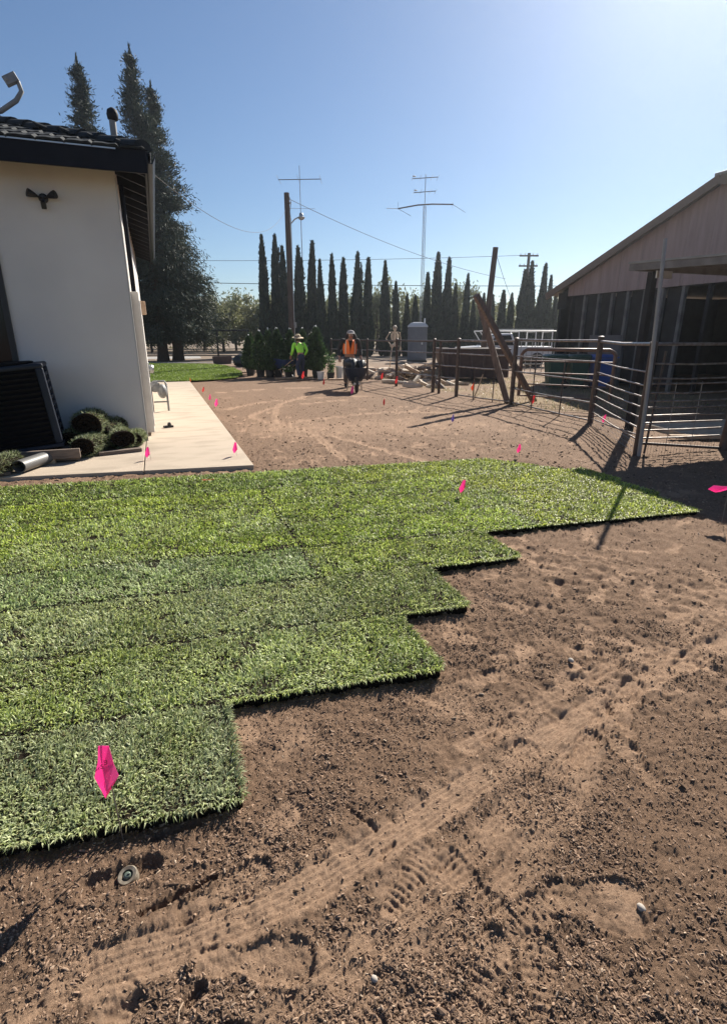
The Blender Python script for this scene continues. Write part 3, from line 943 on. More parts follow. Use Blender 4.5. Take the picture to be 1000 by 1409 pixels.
# right slope tiles near the corner
for c in range(4):
    for k in range(26):
        xx = EU + 0.05 - c * tl * math.cos(sl_ang)
        yy = EV + 0.25 + k * 0.305
        if yy < EV + (EU - xx) + 0.18:
            continue
        o = link('roof_tile', tme, ro)
        o.location = (xx, yy, EZ + 0.004 + (EU - xx) * PITCH)
        o.rotation_euler = Euler((sl_ang + 0.03, 0, R(90))).to_quaternion().to_euler()
hc = MB()
ring = lambda y, s, lift: [(s * .13 * math.cos(a), y, lift + s * .085 * math.sin(a)) for a in [PI * i / 8 for i in range(9)]]
hc.loft([ring(0, 1.12, 0.015), ring(0.40, 0.92, 0.0)])
hme = None
for k in range(22):
    s = 0.03 + k * 0.235
    p = (EU - s, EV + s, EZ + s * PITCH + 0.012)
    d = Vector((-1, 1, PITCH)).normalized()
    q = d.to_track_quat('Y', 'Z').to_euler()
    if hme is None:
        o = hc.build('hip_cap', M['tile'], ro, p, q)
        hme = o.data
    else:
        o = link('hip_cap', hme, ro, p, q)
# fascia boards, drip edge, gutter, rafters
MB().bbox((-9.2, EV - .03, 3.565), (EU, EV, 3.825)).build('fascia', M['fascia'], house, bevel=.003)
MB().bbox((-9.2, EV - .045, 3.80), (EU - .35, EV - .031, 3.815)).build('drip_edge', M['drip'], house)
MB().bbox((EU - .03, EV + .002, 3.60), (EU - .002, 18.3, 3.80)).build('fascia', M['fascia'], house)
gt = MB()
gp = [(0.0, 0.0), (0.012, -0.11), (0.07, -0.115), (0.105, -0.04), (0.108, 0.0), (0.098, 0.0), (0.092, -0.035), (0.064, -0.104), (0.02, -0.10), (0.01, 0.0)]
gt.loft([[(EU + x, EV - .03, 3.79 + z) for x, z in gp], [(EU + x, 18.3, 3.79 + z) for x, z in gp]])
gt.build('gutter', M['ac'], house)
raf = None
for k in range(17):
    yy = EV + 0.32 + k * 0.59
    if raf is None:
        b = MB()
        b.add([(-.62, -.022, .20), (-.62, .022, .20), (-.62, .022, .08), (-.62, -.022, .08), (0, -.022, -.012), (0, .022, -.012), (0, .022, -.14), (0, -.022, -.14)],
              [(0, 1, 2, 3), (7, 6, 5, 4), (0, 4, 5, 1), (1, 5, 6, 2), (2, 6, 7, 3), (3, 7, 4, 0)])
        raf = b.build('rafter_tail', M['soffit'], house, (EU - .031, yy, EZ - .073))
    else:
        link('rafter_tail', raf.data, house, (EU - .031, yy, EZ - .073))
# vent pipe with cowl
vp = MB()
vp.tube([(-0.235, 9.6, 3.85), (-0.235, 9.6, 4.50)], 0.045, 12)
vo = vp.build('vent_pipe', M['roof_metal'], house, smooth=True)
MB().lathe([(0.046, 4.47), (0.07, 4.49), (0.078, 4.55), (0.065, 4.60), (0.02, 4.63)], (-0.225, 9.6, 0), 14).build('cowl', M['soffit'], vo, smooth=True)
# satellite dish whose feed arm shows over the roof edge
sdh = thing('satellite_dish', 'grey satellite dish feed arm with receiver head rising above the house roof edge', 'satellite dish', (-2.1, 9.5, 4.2))
am = MB().tube([(0.0, 0, 0.05), (0.30, 0, 0.14), (0.52, 0, 0.20), (0.72, 0, 0.34), (0.80, 0, 0.45), (0.775, 0, 0.56)], [.028, .03, .032, .032, .03, .026], 8)
amo = am.build('feed_arm', M['meter'], sdh, smooth=True)
lb = MB()
lb.box((0.70, 0.0, 0.57), (0.17, 0.09, 0.11), rotm(0, R(-28), 0))
lb.lathe([(0.035, -0.09), (0.06, -0.02), (0.06, 0.0)], (0.65, 0, 0.57), 12, rotm(0, R(-70), 0))
lb.build('receiver_head', M['meter'], sdh, bevel=.01)
ds = MB()
pr_ = []
for i in range(7):
    r = 0.38 * i / 6
    pr_.append((max(r, .001), 0.25 * (r / .38) ** 2 * .38))
for i in range(6, -1, -1):
    r = 0.38 * i / 6
    pr_.append((max(r, .001), 0.25 * (r / .38) ** 2 * .38 - .012))
ds.lathe(pr_, (-0.25, 0.05, 0.45), 22, rotm(0, R(62), 0))
ds.build('reflector', M['galv'], sdh, smooth=True)
MB().tube([(0, 0, -0.16), (0, 0, 0.1), (-0.2, 0.05, 0.42)], 0.03, 8).build('mast', M['galv'], sdh)
# flood light under the eave
fl = thing('flood_light', 'black twin-head flood light with motion sensor on the white wall', 'light', (-1.17, 8.9, 3.27))
fl.scale = (.76, .76, .76)
MB().lathe([(0.075, 0), (0.075, .03), (0.05, .05)], (0, 0, 0.03), 14, rotm(R(90))).build('base_plate', M['black'], fl)
for s in (-1, 1):
    h = MB()
    h.tube([(0.02 * s, -.05, .03), (0.08 * s, -.10, .04)], .018, 8)
    h.lathe([(0.022, 0), (0.036, .03), (0.062, .11), (0.066, .15), (0.05, .152)], (0.08 * s, -.10, .045), 14, rotm(R(78), 0, R(62) * s))
    h.build('lamp_head', M['black'], fl, smooth=True)
sn = MB()
sn.tube([(0, -.05, 0), (0, -.09, -.05)], .016, 8)
sn.box((0, -.10, -.09), (.075, .07, .11), rotm(R(20)))
sn.build('motion_sensor', M['black'], fl, bevel=.012)
# services on the side wall
pn = thing('service_panel', 'tall white service enclosure on the sunlit side wall next to the house corner', 'enclosure', (-0.28, 9.55, 0))
MB().bbox((0, -.2, 0.10), (0.11, .2, 2.22)).build('cabinet', M['trim_white'], pn, bevel=.008)
MB().bbox((0.111, -.17, 0.2), (0.122, .17, 2.1)).build('door', M['trim_white'], pn, bevel=.004)
MB().tube([(.05, .0, 2.22), (.05, .0, 3.66)], .035, 10).build('conduit', M['fascia'], pn, smooth=True)
mt = thing('electric_meter', 'small grey meter box on the side wall with pipes running down to the path', 'meter box', (-0.28, 10.2, 0))
MB().bbox((0, -.12, .92), (.13, .12, 1.16)).build('housing', M['meter'], mt, bevel=.015)
MB().lathe([(.07, 0), (.07, .05), (.05, .07)], (.13, 0, 1.05), 14, rotm(0, R(90))).build('dial', M['galv'], mt)
for s in (-.06, .06):
    MB().tube([(.06, s, .92), (.06, s, .05)], .022, 8).build('pipe', M['meter'], mt, smooth=True)
jb = thing('wall_box', 'small tan box sticking out from the sunlit side wall', 'wall box', (-0.28, 12.3, 2.12))  # plain tan box on the wall, no lamp inside
MB().bbox((0, -.08, -.13), (.015, .08, .13)).build('base_plate', M['wood_grey'], jb)
MB().bbox((.016, -.09, -.13), (.17, .09, .12)).build('shade', M['wood_pale'], jb, bevel=.01)  # body of the tan box
gm = thing('gas_meter', 'pale grey gas meter with pipes standing on the concrete path', 'gas meter', (-0.02, 12.4, SLAB))
MB().ball((0.04, 0, .42), (.10, .13, .15), 14, 9).build('meter_body', M['meter'], gm, smooth=True)
MB().lathe([(.03, -.05), (.11, -.02), (.115, .0), (.11, .02), (.03, .05)], (-.10, -.05, .52), 14, rotm(R(80))).build('regulator', M['meter'], gm, smooth=True)
MB().tube([(-.2, .12, .55), (-.1, .12, .62), (.1, .1, .62), (.13, .08, .56), (.13, .06, .3), (.13, .06, 0)], .022, 8).build('pipe', M['meter'], gm, smooth=True)
MB().tube([(-.18, -.1, 0), (-.18, -.1, .5), (-.1, -.08, .56), (.0, -.06, .58)], .022, 8).build('pipe', M['meter'], gm, smooth=True)
MB().box((.0, 0, .2), (.30, .025, .03)).build('bracket', M['meter'], gm)
ft = thing('fitting', 'small dark fitting lying on the pale concrete path beyond the house corner', 'fitting', (0.05, 10.1, SLAB))
MB().box((0, 0, .018), (.16, .09, .035), rotm(0, 0, .4)).build('base', M['abs'], ft, bevel=.008)
MB().lathe([(.03, 0), (.034, .03), (.02, .06)], (.02, 0, .03), 12).build('valve_cap', M['abs'], ft)

# ------------------------------------------------------------------ air conditioner on its pallet, sod rolls, pipe
pal = thing('pallet', 'weathered grey pallet on the apron under the tilted air conditioner', 'pallet', (0, 0, SLAB))
for yv in (7.72, 8.2, 8.68):
    MB().bbox((-3.0, yv - .045, 0.02), (-1.08, yv + .045, 0.10)).build('stringer', M['wood_grey'], pal, bevel=.004)
for k in range(12):
    MB().bbox((-3.0 + k * .165, 7.66, .102), (-3.0 + k * .165 + .12, 8.74, .12)).build('deck_board', M['wood_grey'], pal)
MB().bbox((-3.05, 7.60, .06), (-1.06, 7.655, .175)).build('edge_board', M['wood_grey'], pal, rot=(0, 0, 0), bevel=.004)
MB().bbox((-1.5, 7.62, 0.0), (-1.36, 7.72, .058)).build('block', M['wood_pale'], pal)
ac = thing('air_conditioner', 'dark blue grey outdoor air conditioner unit leaning on a pallet against the white wall', 'air conditioner', (-1.27, 7.9, 0.215), rot=(0, R(-5.0), R(5.5)))
W, Dp, H = 0.90, 0.72, 1.06
for (x, y) in ((-.045, .045), (-W + .045, .045), (-.045, Dp - .045), (-W + .045, Dp - .045)):
    MB().bbox((x - .045, y - .045, 0.04), (x + .045, y + .045, H - .05)).build('corner_post', M['ac'], ac, bevel=.025)
MB().bbox((-W - .005, -.005, H - .06), (.005, Dp + .005, H)).build('top_cap', M['ac'], ac, bevel=.022)
MB().bbox((-W - .005, -.005, 0), (.005, Dp + .005, .045)).build('base_pan', M['ac'], ac, bevel=.008)
MB().bbox((-W + .05, .05, .046), (-.05, Dp - .05, H - .061)).build('coil', M['ac_dark'], ac)
for k in range(15):
    z = .085 + k * .062
    MB().box((-W / 2, .018, z), (W - .19, .03, .030), rotm(R(24))).build('louvre', M['ac_dark'], ac)
for k in range(9):
    z = .13 + k * .098
    MB().box((-.018, Dp / 2, z), (.026, Dp - .19, .032)).build('louvre', M['ac'], ac)
    if k < 8:
        MB().box((-.020, .36, z + .049), (.020, .02, .066)).build('upright', M['ac'], ac)
MB().lathe([(.33, 0), (.34, .02), (.30, .03), (.05, .035)], (-W / 2, Dp / 2, H), 24).build('fan_guard', M['ac_dark'], ac)

def sod_roll(loc, rz, rx, rad, L, label):
    t = thing('sod_roll', label, 'sod roll', loc, rot=(rx, 0, rz), group='rolls of turf heaped beside the air conditioner')
    t.scale = (1, 1, .86)
    mb = MB()
    n = 64
    rings = []
    turns = 2.6
    inner, outer = [], []
    for i in range(n + 1):
        a = 2 * PI * turns * i / n
        r = rad * (0.18 + 0.82 * i / n)
        th = rad * 0.25
        w = 1 + 0.05 * math.sin(3 * a + rad * 40)
        outer.append((r * w * math.cos(a), r * w * math.sin(a) * .92))
        inner.append(((r - th) * w * math.cos(a), (r - th) * w * math.sin(a) * .92))
    poly = outer + inner[::-1]
    vs = [(-L / 2 + random.uniform(-.012, .012), x, z) for x, z in poly] + [(L / 2 + random.uniform(-.012, .012), x, z) for x, z in poly]
    m_ = len(poly)
    fs = [(i, (i + 1) % m_, m_ + (i + 1) % m_, m_ + i) for i in range(m_)]
    for i in range(n):
        fs.append((i, i + 1, m_ - 2 - i, m_ - 1 - i))
        fs.append((m_ + i, m_ + m_ - 1 - i, m_ + m_ - 2 - i, m_ + i + 1))
    mb.add(vs, fs)
    so = mb.build('sod_mat', M['turfback'], t)
    # grass on the outside of the roll
    k = 1900
    a = RNG.uniform(0, 2 * PI, k)
    xx = RNG.uniform(-L / 2, L / 2, k)
    ca, sa = np.cos(a), np.sin(a)
    rr = rad * 0.93
    P0 = np.stack([xx, rr * ca, rr * sa * .92], 1)
    N_ = np.stack([RNG.normal(0, .45, k), ca + RNG.normal(0, .5, k), sa + RNG.normal(0, .5, k)], 1)
    N_ /= np.linalg.norm(N_, axis=1)[:, None]
    T_ = np.cross(N_, RNG.normal(0, 1, (k, 3))); T_ /= np.linalg.norm(T_, axis=1)[:, None]
    Lb = RNG.uniform(.03, .06, k)[:, None]
    V = np.stack([P0 - T_ * .004, P0 + T_ * .004, P0 + N_ * Lb], 1).reshape(-1, 3)
    F = np.arange(3 * k).reshape(-1, 3)
    tint = np.repeat(turf_tint(xx * 3, a, k, (.20, .25, .28))[:, :], 3, axis=0)
    g = link('grass_blades', np_mesh('grass_blades', V, F, M['grass'], tint), so)
    g['kind'] = 'stuff'
    return t
sod_roll((-0.98, 8.45, 0.44), R(82), R(8), .21, .50, 'largest sod roll on top of the heap beside the air conditioner')
sod_roll((-0.80, 8.62, 0.30), R(60), 0, .20, .50, 'sod roll against the white wall behind the heap')
sod_roll((-0.98, 8.05, 0.20), R(70), 0, .165, .45, 'flattened sod roll lowest at the front of the heap, throwing shade on the apron')
sod_roll((-0.62, 8.40, 0.21), R(100), 0, .17, .45, 'sunlit green sod roll in the middle right of the heap')
sod_roll((-0.43, 8.55, 0.17), R(80), 0, .125, .35, 'smallest dark sod roll nearest the house corner')
sod_roll((-1.22, 8.42, 0.22), R(85), 0, .17, .45, 'dark sod roll squeezed between the air conditioner and the heap')
sod_roll((-1.86, 7.22, 0.17), R(60), 0, .13, .5, 'sod roll at the left picture edge in front of the pallet')
bo = tag(MB().box((-0.62, 8.02, .075), (.55, .10, .045), rotm(0, 0, R(14))).build('board', M['wood_grey'], bevel=.003), 'short brown board on the apron under the sod rolls', 'board')
gp_ = MB()
ringo = [(.085 * math.cos(2 * PI * k / 18), .075 * math.sin(2 * PI * k / 18)) for k in range(18)]
ringi = [(.074 * math.cos(2 * PI * k / 18), .064 * math.sin(2 * PI * k / 18)) for k in range(18)]
vs = [(x, 0, z) for x, z in ringo] + [(x, .56, z) for x, z in ringo] + [(x, 0, z) for x, z in ringi] + [(x, .56, z) for x, z in ringi]
fs = []
for k in range(18):
    j = (k + 1) % 18
    fs += [(k, j, 18 + j, 18 + k), (36 + k, 54 + k, 54 + j, 36 + j), (k, 36 + k, 36 + j, j), (18 + k, 18 + j, 54 + j, 54 + k)]
gp_.add(vs, fs)
tag(gp_.build('drain_pipe', M['grey_pipe'], None, (-1.66, 7.17, .135), (0, 0, R(-24)), smooth=True), 'short grey drain pipe lying on the apron in front of the pallet', 'pipe')
tag(MB().box((-2.0, 7.12, .075), (.5, .12, .03), rotm(0, 0, R(10))).build('board', M['wood_grey'], bevel=.003), 'dark flat board beside the grey drain pipe at the left edge', 'board')

# ------------------------------------------------------------------ barn and shelter on the right
barn = thing('barn', 'large barn with pinkish metal gable siding above a dark open front', 'barn', (14, 0, 0))
BV0, BV1, BVR, BE, BR = 5.3, 17.5, 11.4, 3.12, 5.42    # gable from y=5.3 to 17.5, ridge at 11.4
SB = 2.92
def roof_z(v):
    return BR - abs(v - BVR) * (BR - BE) / (BV1 - BVR)
pw = 0.76
v = 16.9
sid = 0
while v > BV0 + .3:
    a, b = v - pw, v
    mb = MB()
    nb = 9
    # ribbed sheet: a small rib at each edge and two shallow ones
    prof = [(0, 0), (.03, -.022), (.06, -.022), (.09, 0), (.34, 0), (.36, -.008), (.40, -.008), (.42, 0), (pw - .006, 0)]
    top, bot, topb, botb = [], [], [], []
    off = random.uniform(-.006, .006)
    for d, x in prof:
        zt = roof_z(b - d) - .10
        top.append((x + off, b - d, zt)); bot.append((x + off, b - d, SB + random.uniform(-.006, .006)))
        topb.append((.03, b - d, zt)); botb.append((.03, b - d, SB))
    n = len(prof)
    vs = top + bot + topb + botb
    fs = [(i, i + 1, n + i + 1, n + i) for i in range(n - 1)] + [(2 * n + i + 1, 2 * n + i, 3 * n + i, 3 * n + i + 1) for i in range(n - 1)]
    fs += [(n + i, n + i + 1, 3 * n + i + 1, 3 * n + i) for i in range(n - 1)] + [(0, n, 3 * n, 2 * n), (n - 1, 3 * n - 1, 4 * n - 1, 2 * n - 1)] + [(i + 1, i, 2 * n + i, 2 * n + i + 1) for i in range(n - 1)]
    mb.add(vs, fs)
    mb.build('siding_panel', M['siding'], barn)
    v -= pw
# corner trim left of the siding, roof sheets, rake trim
MB().bbox((-.02, 16.91, 2.5), (.06, 17.38, 3.05)).build('corner_board', M['barn_dark'], barn)
for sgn in (1, -1):
    y0, y1 = BVR, (BV1 + .25 if sgn > 0 else BV0 - .25)
    for k in range(8):
        x0 = -.25 + k * 2.6
        mb = MB()
        z0, z1 = roof_z(y0), roof_z(y1)
        for i in range(6):
            xa, xb = x0 + i * .433, x0 + (i + 1) * .433
            for (p, q) in ((xa, xa + .06), ):
                mb.add([(p, y0, z0 + .03), (q, y0, z0 + .03), (q, y1, z1 + .03), (p, y1, z1 + .03), (p, y0, z0 - .03), (q, y0, z0 - .03), (q, y1, z1 - .03), (p, y1, z1 - .03)], [(0, 1, 2, 3), (4, 7, 6, 5), (0, 3, 7, 4), (1, 5, 6, 2), (0, 4, 5, 1), (3, 2, 6, 7)])
        xa, xb = x0 + .001, x0 + 2.599
        mb.add([(xa, y0, z0), (xb, y0, z0), (xb, y1, z1), (xa, y1, z1), (xa, y0, z0 - .06), (xb, y0, z0 - .06), (xb, y1, z1 - .06), (xa, y1, z1 - .06)], [(0, 1, 2, 3), (4, 7, 6, 5), (0, 3, 7, 4), (1, 5, 6, 2), (0, 4, 5, 1), (3, 2, 6, 7)])
        mb.build('roof_sheet', M['roof_metal'], barn)
    mb = MB()
    mb.beam((-.28, y0, roof_z(y0) - .08), (-.28, y1, roof_z(y1) - .08), .05, .22)
    mb.build('rake_trim', M['wood_grey'], barn)
rc = MB().beam((-.3, BVR, BR + .03), (20.6, BVR, BR + .03), .35, .08)
rc.build('ridge_cap', M['roof_metal'], barn, bevel=.02)
for vv, hh in ((17.32, 2.9), (16.75, 2.9), (16.1, SB), (15.45, SB), (14.85, SB), (14.2, SB), (13.55, SB), (12.9, SB), (12.2, SB), (11.4, SB), (8.6, SB), (5.5, SB)):
    MB().bbox((.05, vv - .05, 0), (.16, vv + .05, hh - .01)).build('post', M['barnpost'] if 12 < vv < 16.6 else M['barn_dark'], barn)
for vv in (16.42, 15.78, 15.15, 14.52, 13.88, 13.22, 12.55):
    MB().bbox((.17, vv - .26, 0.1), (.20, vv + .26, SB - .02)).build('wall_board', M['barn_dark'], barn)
MB().bbox((.02, 14.2, .0), (.045, 15.6, 1.6)).build('plywood_sheet', M['ply'], barn)
MB().bbox((.17, BV0 + .1, SB - .01), (.25, BV1 - .1, SB + .22)).build('header_beam', M['barn_dark'], barn)
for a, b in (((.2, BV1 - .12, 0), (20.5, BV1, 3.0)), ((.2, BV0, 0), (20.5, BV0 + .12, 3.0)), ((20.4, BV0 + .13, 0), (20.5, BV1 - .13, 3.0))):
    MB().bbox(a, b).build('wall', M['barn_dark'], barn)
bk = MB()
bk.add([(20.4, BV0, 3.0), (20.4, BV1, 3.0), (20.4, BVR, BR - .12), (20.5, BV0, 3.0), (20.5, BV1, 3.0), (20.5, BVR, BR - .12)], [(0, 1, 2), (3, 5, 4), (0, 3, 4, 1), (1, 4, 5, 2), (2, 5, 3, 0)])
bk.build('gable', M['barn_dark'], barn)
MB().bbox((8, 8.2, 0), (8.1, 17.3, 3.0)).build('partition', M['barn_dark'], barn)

shel = thing('shelter_roof', 'low flat shelter roof on posts jutting out in front of the barn', 'shelter', (0, 0, 0))
S0, S1, SV1, SV0 = 7.34, 13.85, 7.50, 2.6
sz = lambda v: 2.70 - (SV1 - v) * 0.045
for k in range(7):
    xa = S0 + k * (S1 - S0) / 7
    xb = S0 + (k + 1) * (S1 - S0) / 7 - .004
    mb = MB()
    mb.add([(xa, SV1, sz(SV1) + .03), (xb, SV1, sz(SV1) + .03), (xb, SV0, sz(SV0) + .03), (xa, SV0, sz(SV0) + .03), (xa, SV1, sz(SV1)), (xb, SV1, sz(SV1)), (xb, SV0, sz(SV0)), (xa, SV0, sz(SV0))], [(0, 1, 2, 3), (4, 7, 6, 5), (0, 3, 7, 4), (1, 5, 6, 2), (0, 4, 5, 1), (3, 2, 6, 7)])
    mb.build('roof_sheet', M['roof_metal'], shel)
mb = MB().beam((S0 + .04, SV1 - .02, sz(SV1) - .055), (S0 + .04, SV0 + .02, sz(SV0) - .055), .05, .10)
mb.build('beam', M['canopy'], shel)
MB().beam((S0 + .07, SV1 - .12, sz(SV1) - .06), (S1, SV1 - .12, sz(SV1) - .06), .06, .11).build('beam', M['canopy'], shel)
MB().beam((S0 + .07, SV0 + .15, sz(SV0) - .06), (S1, SV0 + .15, sz(SV0) - .06), .06, .11).build('beam', M['canopy'], shel)
for k in range(5):
    vv = SV1 - .9 - k * .85
    MB().beam((S0 + .07, vv, sz(vv) - .04), (S1, vv, sz(vv) - .04), .05, .075).build('rafter', M['canopy'], shel)
for (x, y) in ((S0 + .32, SV1 - .22), (S0 + 3.0, SV1 - .22), (S0 + .32, SV0 + .3), (S0 + 3.2, SV0 + .3)):
    MB().bbox((x - .055, y - .055, -.1), (x + .055, y + .055, sz(y) - .118)).build('post', M['barn_dark'], shel, bevel=.008)
MB().bbox((S0 + .30, SV1 - .33, 2.47), (S0 + .62, SV1 - .30, 2.58)).build('bracket', M['galv'], shel)

pad = tag(MB().prism([(7.9, 6.2), (9.6, 6.0), (10.4, 7.3), (8.2, 7.5)], -.05, .07).build('concrete_pad', M['concrete'], bevel=.01), kind='structure')
tag(MB().beam((7.55, 6.35, .06), (8.75, 5.75, .07), .10, .05).build('plank', M['wood_pale'], bevel=.004), 'long pale plank lying in front of the concrete pad behind the wire panel', 'plank')

# ------------------------------------------------------------------ pipe fence
fence = thing('pipe_fence', 'rusty pipe fence with horizontal rails running along the bare yard', 'fence', (0, 0, 0))
FP = [(6.54, 21.54, 1.45), (7.25, 19.30, 1.45), (7.30, 16.71, 1.47), (7.45, 14.39, 1.48), (7.51, 13.12, 1.50), (7.95, 11.21, 1.52), (7.63, 8.19, 1.56), (6.10, 5.60, 1.50)]
for i, (x, y, h) in enumerate(FP):
    r = [.04, .04, .045, .05, .05, .055, .055, .05][i]
    po = MB().tube([(x, y, -.1), (x, y, h)], r, 10).build('post', M['rust'], fence, smooth=True)
    MB().lathe([(r + .004, h), (r + .004, h + .012), (r * .4, h + .03)], (x, y, 0), 10).build('cap', M['rust'], po)
RZ = {0: (1.42, 1.08, .75, .42), 1: (1.42, 1.10, .78, .45), 2: (1.44, 1.12, .80, .46), 3: (1.45, 1.13, .8, .48), 4: (1.47, 1.13, .80, .06), 5: (1.50, 1.13, .78, .38, .05), 6: (1.49, 1.13, .95, .80, .66, .52, .38, .22, .09)}
for i in range(7):
    a, b = FP[i], FP[i + 1]
    for j, z in enumerate(RZ[i]):
        r = .024 if j == 0 else (.016 if i < 6 else .011)
        zb = z if i < 6 or j == 0 else z + .04 * (j == 8) * 5
        sag = random.uniform(.004, .02)
        mid = ((a[0] + b[0]) / 2, (a[1] + b[1]) / 2, (z + zb) / 2 - sag)
        MB().tube([(a[0], a[1], z), mid, (b[0], b[1], zb)], r, 8).build('rail', M['pipe'] if (i >= 4 or j) else M['rust'], fence, smooth=True)
MB().tube([(7.47, 14.05, -.1), (7.47, 14.05, 1.44)], .04, 10).build('post', M['rust'], fence, smooth=True)
for (i, f) in ((4, .33), (4, .68), (5, .3), (5, .66)):
    a, b = FP[i], FP[i + 1]
    x, y = a[0] + (b[0] - a[0]) * f, a[1] + (b[1] - a[1]) * f
    MB().tube([(x, y, -.05), (x + .01, y, .78 if i == 4 else 1.13)], .013, 6).build('stay', M['rust'], fence)
# wire mesh along the foot of the last bay
wm = MB()
a, b = FP[6], FP[7]
for k in range(34):
    f = (k + .5) / 34
    x, y = a[0] + (b[0] - a[0]) * f, a[1] + (b[1] - a[1]) * f
    wm.tube([(x, y, .0), (x, y, .30)], .0022, 4, False)
for z in (.03, .10, .17, .24):
    wm.tube([(a[0], a[1], z), (b[0], b[1], z)], .0022, 4, False)
wm.build('wire_mesh', M['wire'], fence)['kind'] = 'stuff'
# corner pipe tied to the end post
tag(MB().tube([(6.06, 5.52, 0.02), (6.02, 5.53, 1.4), (5.965, 5.56, 2.72)], [.026, .025, .022], 10).build('tall_pipe', M['tallpipe'], smooth=True), 'tall pale pipe leaning beside the corner fence post in front of the barn', 'pipe')
# livestock panel to the right of the corner post
pan = thing('livestock_panel', 'wire livestock panel with many horizontal rods between corner post and right-hand post', 'fence panel', (0, 0, 0))
PA, PB = (6.18, 5.62), (7.42, 5.46)
MB().tube([(7.56, 5.44, -.1), (7.66, 5.44, 1.20)], .065, 10).build('post', M['rust'], pan, smooth=True)
zs = [1.49, 1.24, 1.05, .98, .86, .75, .66, .55, .45, .35, .24]
for j, z in enumerate(zs):
    MB().tube([(PA[0], PA[1], z), ((PA[0] + PB[0]) / 2, (PA[1] + PB[1]) / 2, z - random.uniform(0, .015)), (PB[0] + (.9 if j < 3 else 0), PB[1] - .03, z)], (.022 if j == 0 else 0.0115), 8).build('rod', M['pipe'], pan, smooth=True)
MB().tube([(PA[0] + .08, PA[1], .02), (PA[0] + .16, PA[1] - .01, 1.40)], .015, 8).build('upright', M['rust'], pan, smooth=True)
MB().tube([(PA[0], PA[1], .17), (PB[0] + .1, PB[1], .04)], .020, 8).build('rod', M['rust'], pan, smooth=True)
for k in range(2):
    f = (k + 1) / 3
    x, y = PA[0] + (PB[0] - PA[0]) * f, PA[1] + (PB[1] - PA[1]) * f
    MB().tube([(x, y + .012, .1), (x, y + .012, 1.0)], .004, 6).build('wire', M['wire'], pan)
wm = MB()
for k in range(26):
    f = (k + .5) / 26
    x, y = PA[0] + (PB[0] - PA[0]) * f, PA[1] + (PB[1] - PA[1]) * f
    wm.tube([(x, y, .0), (x, y, .2)], .0022, 4, False)
wm.build('wire_mesh', M['wire'], pan)['kind'] = 'stuff'
# panel continuing out of frame
pan2 = thing('livestock_panel', 'wire livestock panel past the right-hand fence post at the picture edge', 'fence panel', (0, 0, 0))
for j, z in enumerate([1.05, .86, .66, .45, .24, .06]):
    MB().tube([(7.75, 5.5, z), (9.6, 6.6, z)], .011, 8).build('rod', M['pipe'], pan2, smooth=True)
MB().tube([(9.65, 6.65, -.1), (9.65, 6.65, 1.2)], .06, 10).build('post', M['rust'], pan2, smooth=True)

# brown tube gate behind the fence
gate = thing('tube_gate', 'brown tube gate with rounded corners standing behind the pipe fence', 'gate', (0, 0, 0))
ga, gb = Vector((8.42, 11.6, 0)), Vector((9.75, 9.95, 0))
d = (gb - ga)
def gp3(f, z): return (ga.x + d.x * f, ga.y + d.y * f, z)
pts = [gp3(0.0, .15), gp3(0, 1.15), gp3(.02, 1.22), gp3(.06, 1.27), gp3(.94, 1.27), gp3(.98, 1.22), gp3(1, 1.15), gp3(1, .15), ]
MB().tube(pts, .042, 10).build('frame', M['gate_brown'], gate, smooth=True)
for z in (.16, .45, .72, 1.0):
    MB().tube([gp3(.02, z), gp3(.98, z)], .018, 8).build('bar', M['gate_brown'], gate, smooth=True)
# braced timbers
tag(MB().beam((8.87, 11.54, -.02), (6.75, 11.15, 2.44), .11, .13).build('timber', M['wood_tie'], bevel=.012), 'longer brown timber leaning left over the fence, upper of the crossed pair', 'timber')
tag(MB().beam((8.0, 11.42, -.02), (7.36, 11.95, 2.28), .12, .14).build('timber', M['wood_tie'], bevel=.012), 'shorter brown timber standing steeper behind the fence post, crossed by the longer one', 'timber')

# ------------------------------------------------------------------ bins, dumpster, toilet, truck
def wheelie_bin(loc, rz, m, label, cname):
    t = thing('wheelie_bin', label, 'bin', loc, rz, 'wheeled bins by the barn')
    def rr(w, d, z, oy=0, c=.05):
        w, d = w / 2, d / 2
        return [(-w + c, -d + oy, z), (w - c, -d + oy, z), (w, -d + c + oy, z), (w, d - c + oy, z), (w - c, d + oy, z), (-w + c, d + oy, z), (-w, d - c + oy, z), (-w, -d + c + oy, z)]
    MB().loft([rr(.44, .46, .04, .03), rr(.50, .54, .5, .015), rr(.56, .64, .92), rr(.60, .68, .925), rr(.60, .68, .96)]).build('body', m, t)
    MB().loft([rr(.63, .72, .962, -.01), rr(.63, .72, .985, -.01), rr(.54, .60, 1.03, 0, .08), rr(.40, .46, 1.04, 0, .08)]).build('lid', m, t)
    MB().tube([(-.25, .35, .94), (-.25, .41, .96), (.25, .41, .96), (.25, .35, .94)], .016, 8).build('handle', m, t)
    for s in (-1, 1):
        MB().lathe([(.04, -.03), (.12, -.03), (.125, 0), (.12, .03), (.04, .03)], (s * .26, .25, .125), 18, rotm(0, R(90))).build('wheel', M['rubber'], t)
    MB().tube([(-.26, .25, .125), (.26, .25, .125)], .012, 6).build('axle', M['galv'], t)
    return t
wheelie_bin((11.70, 14.35, 0), R(-110), M['bin_green'], 'dark green wheeled bin at the left end of the three bins', '')
wheelie_bin((12.25, 14.0, 0), R(-112), M['bin_green'], 'dark green wheeled bin in the middle, next to the blue one', '')
wheelie_bin((12.80, 13.6, 0), R(-108), M['bin_blue'], 'blue wheeled bin at the right end of the three bins', '')

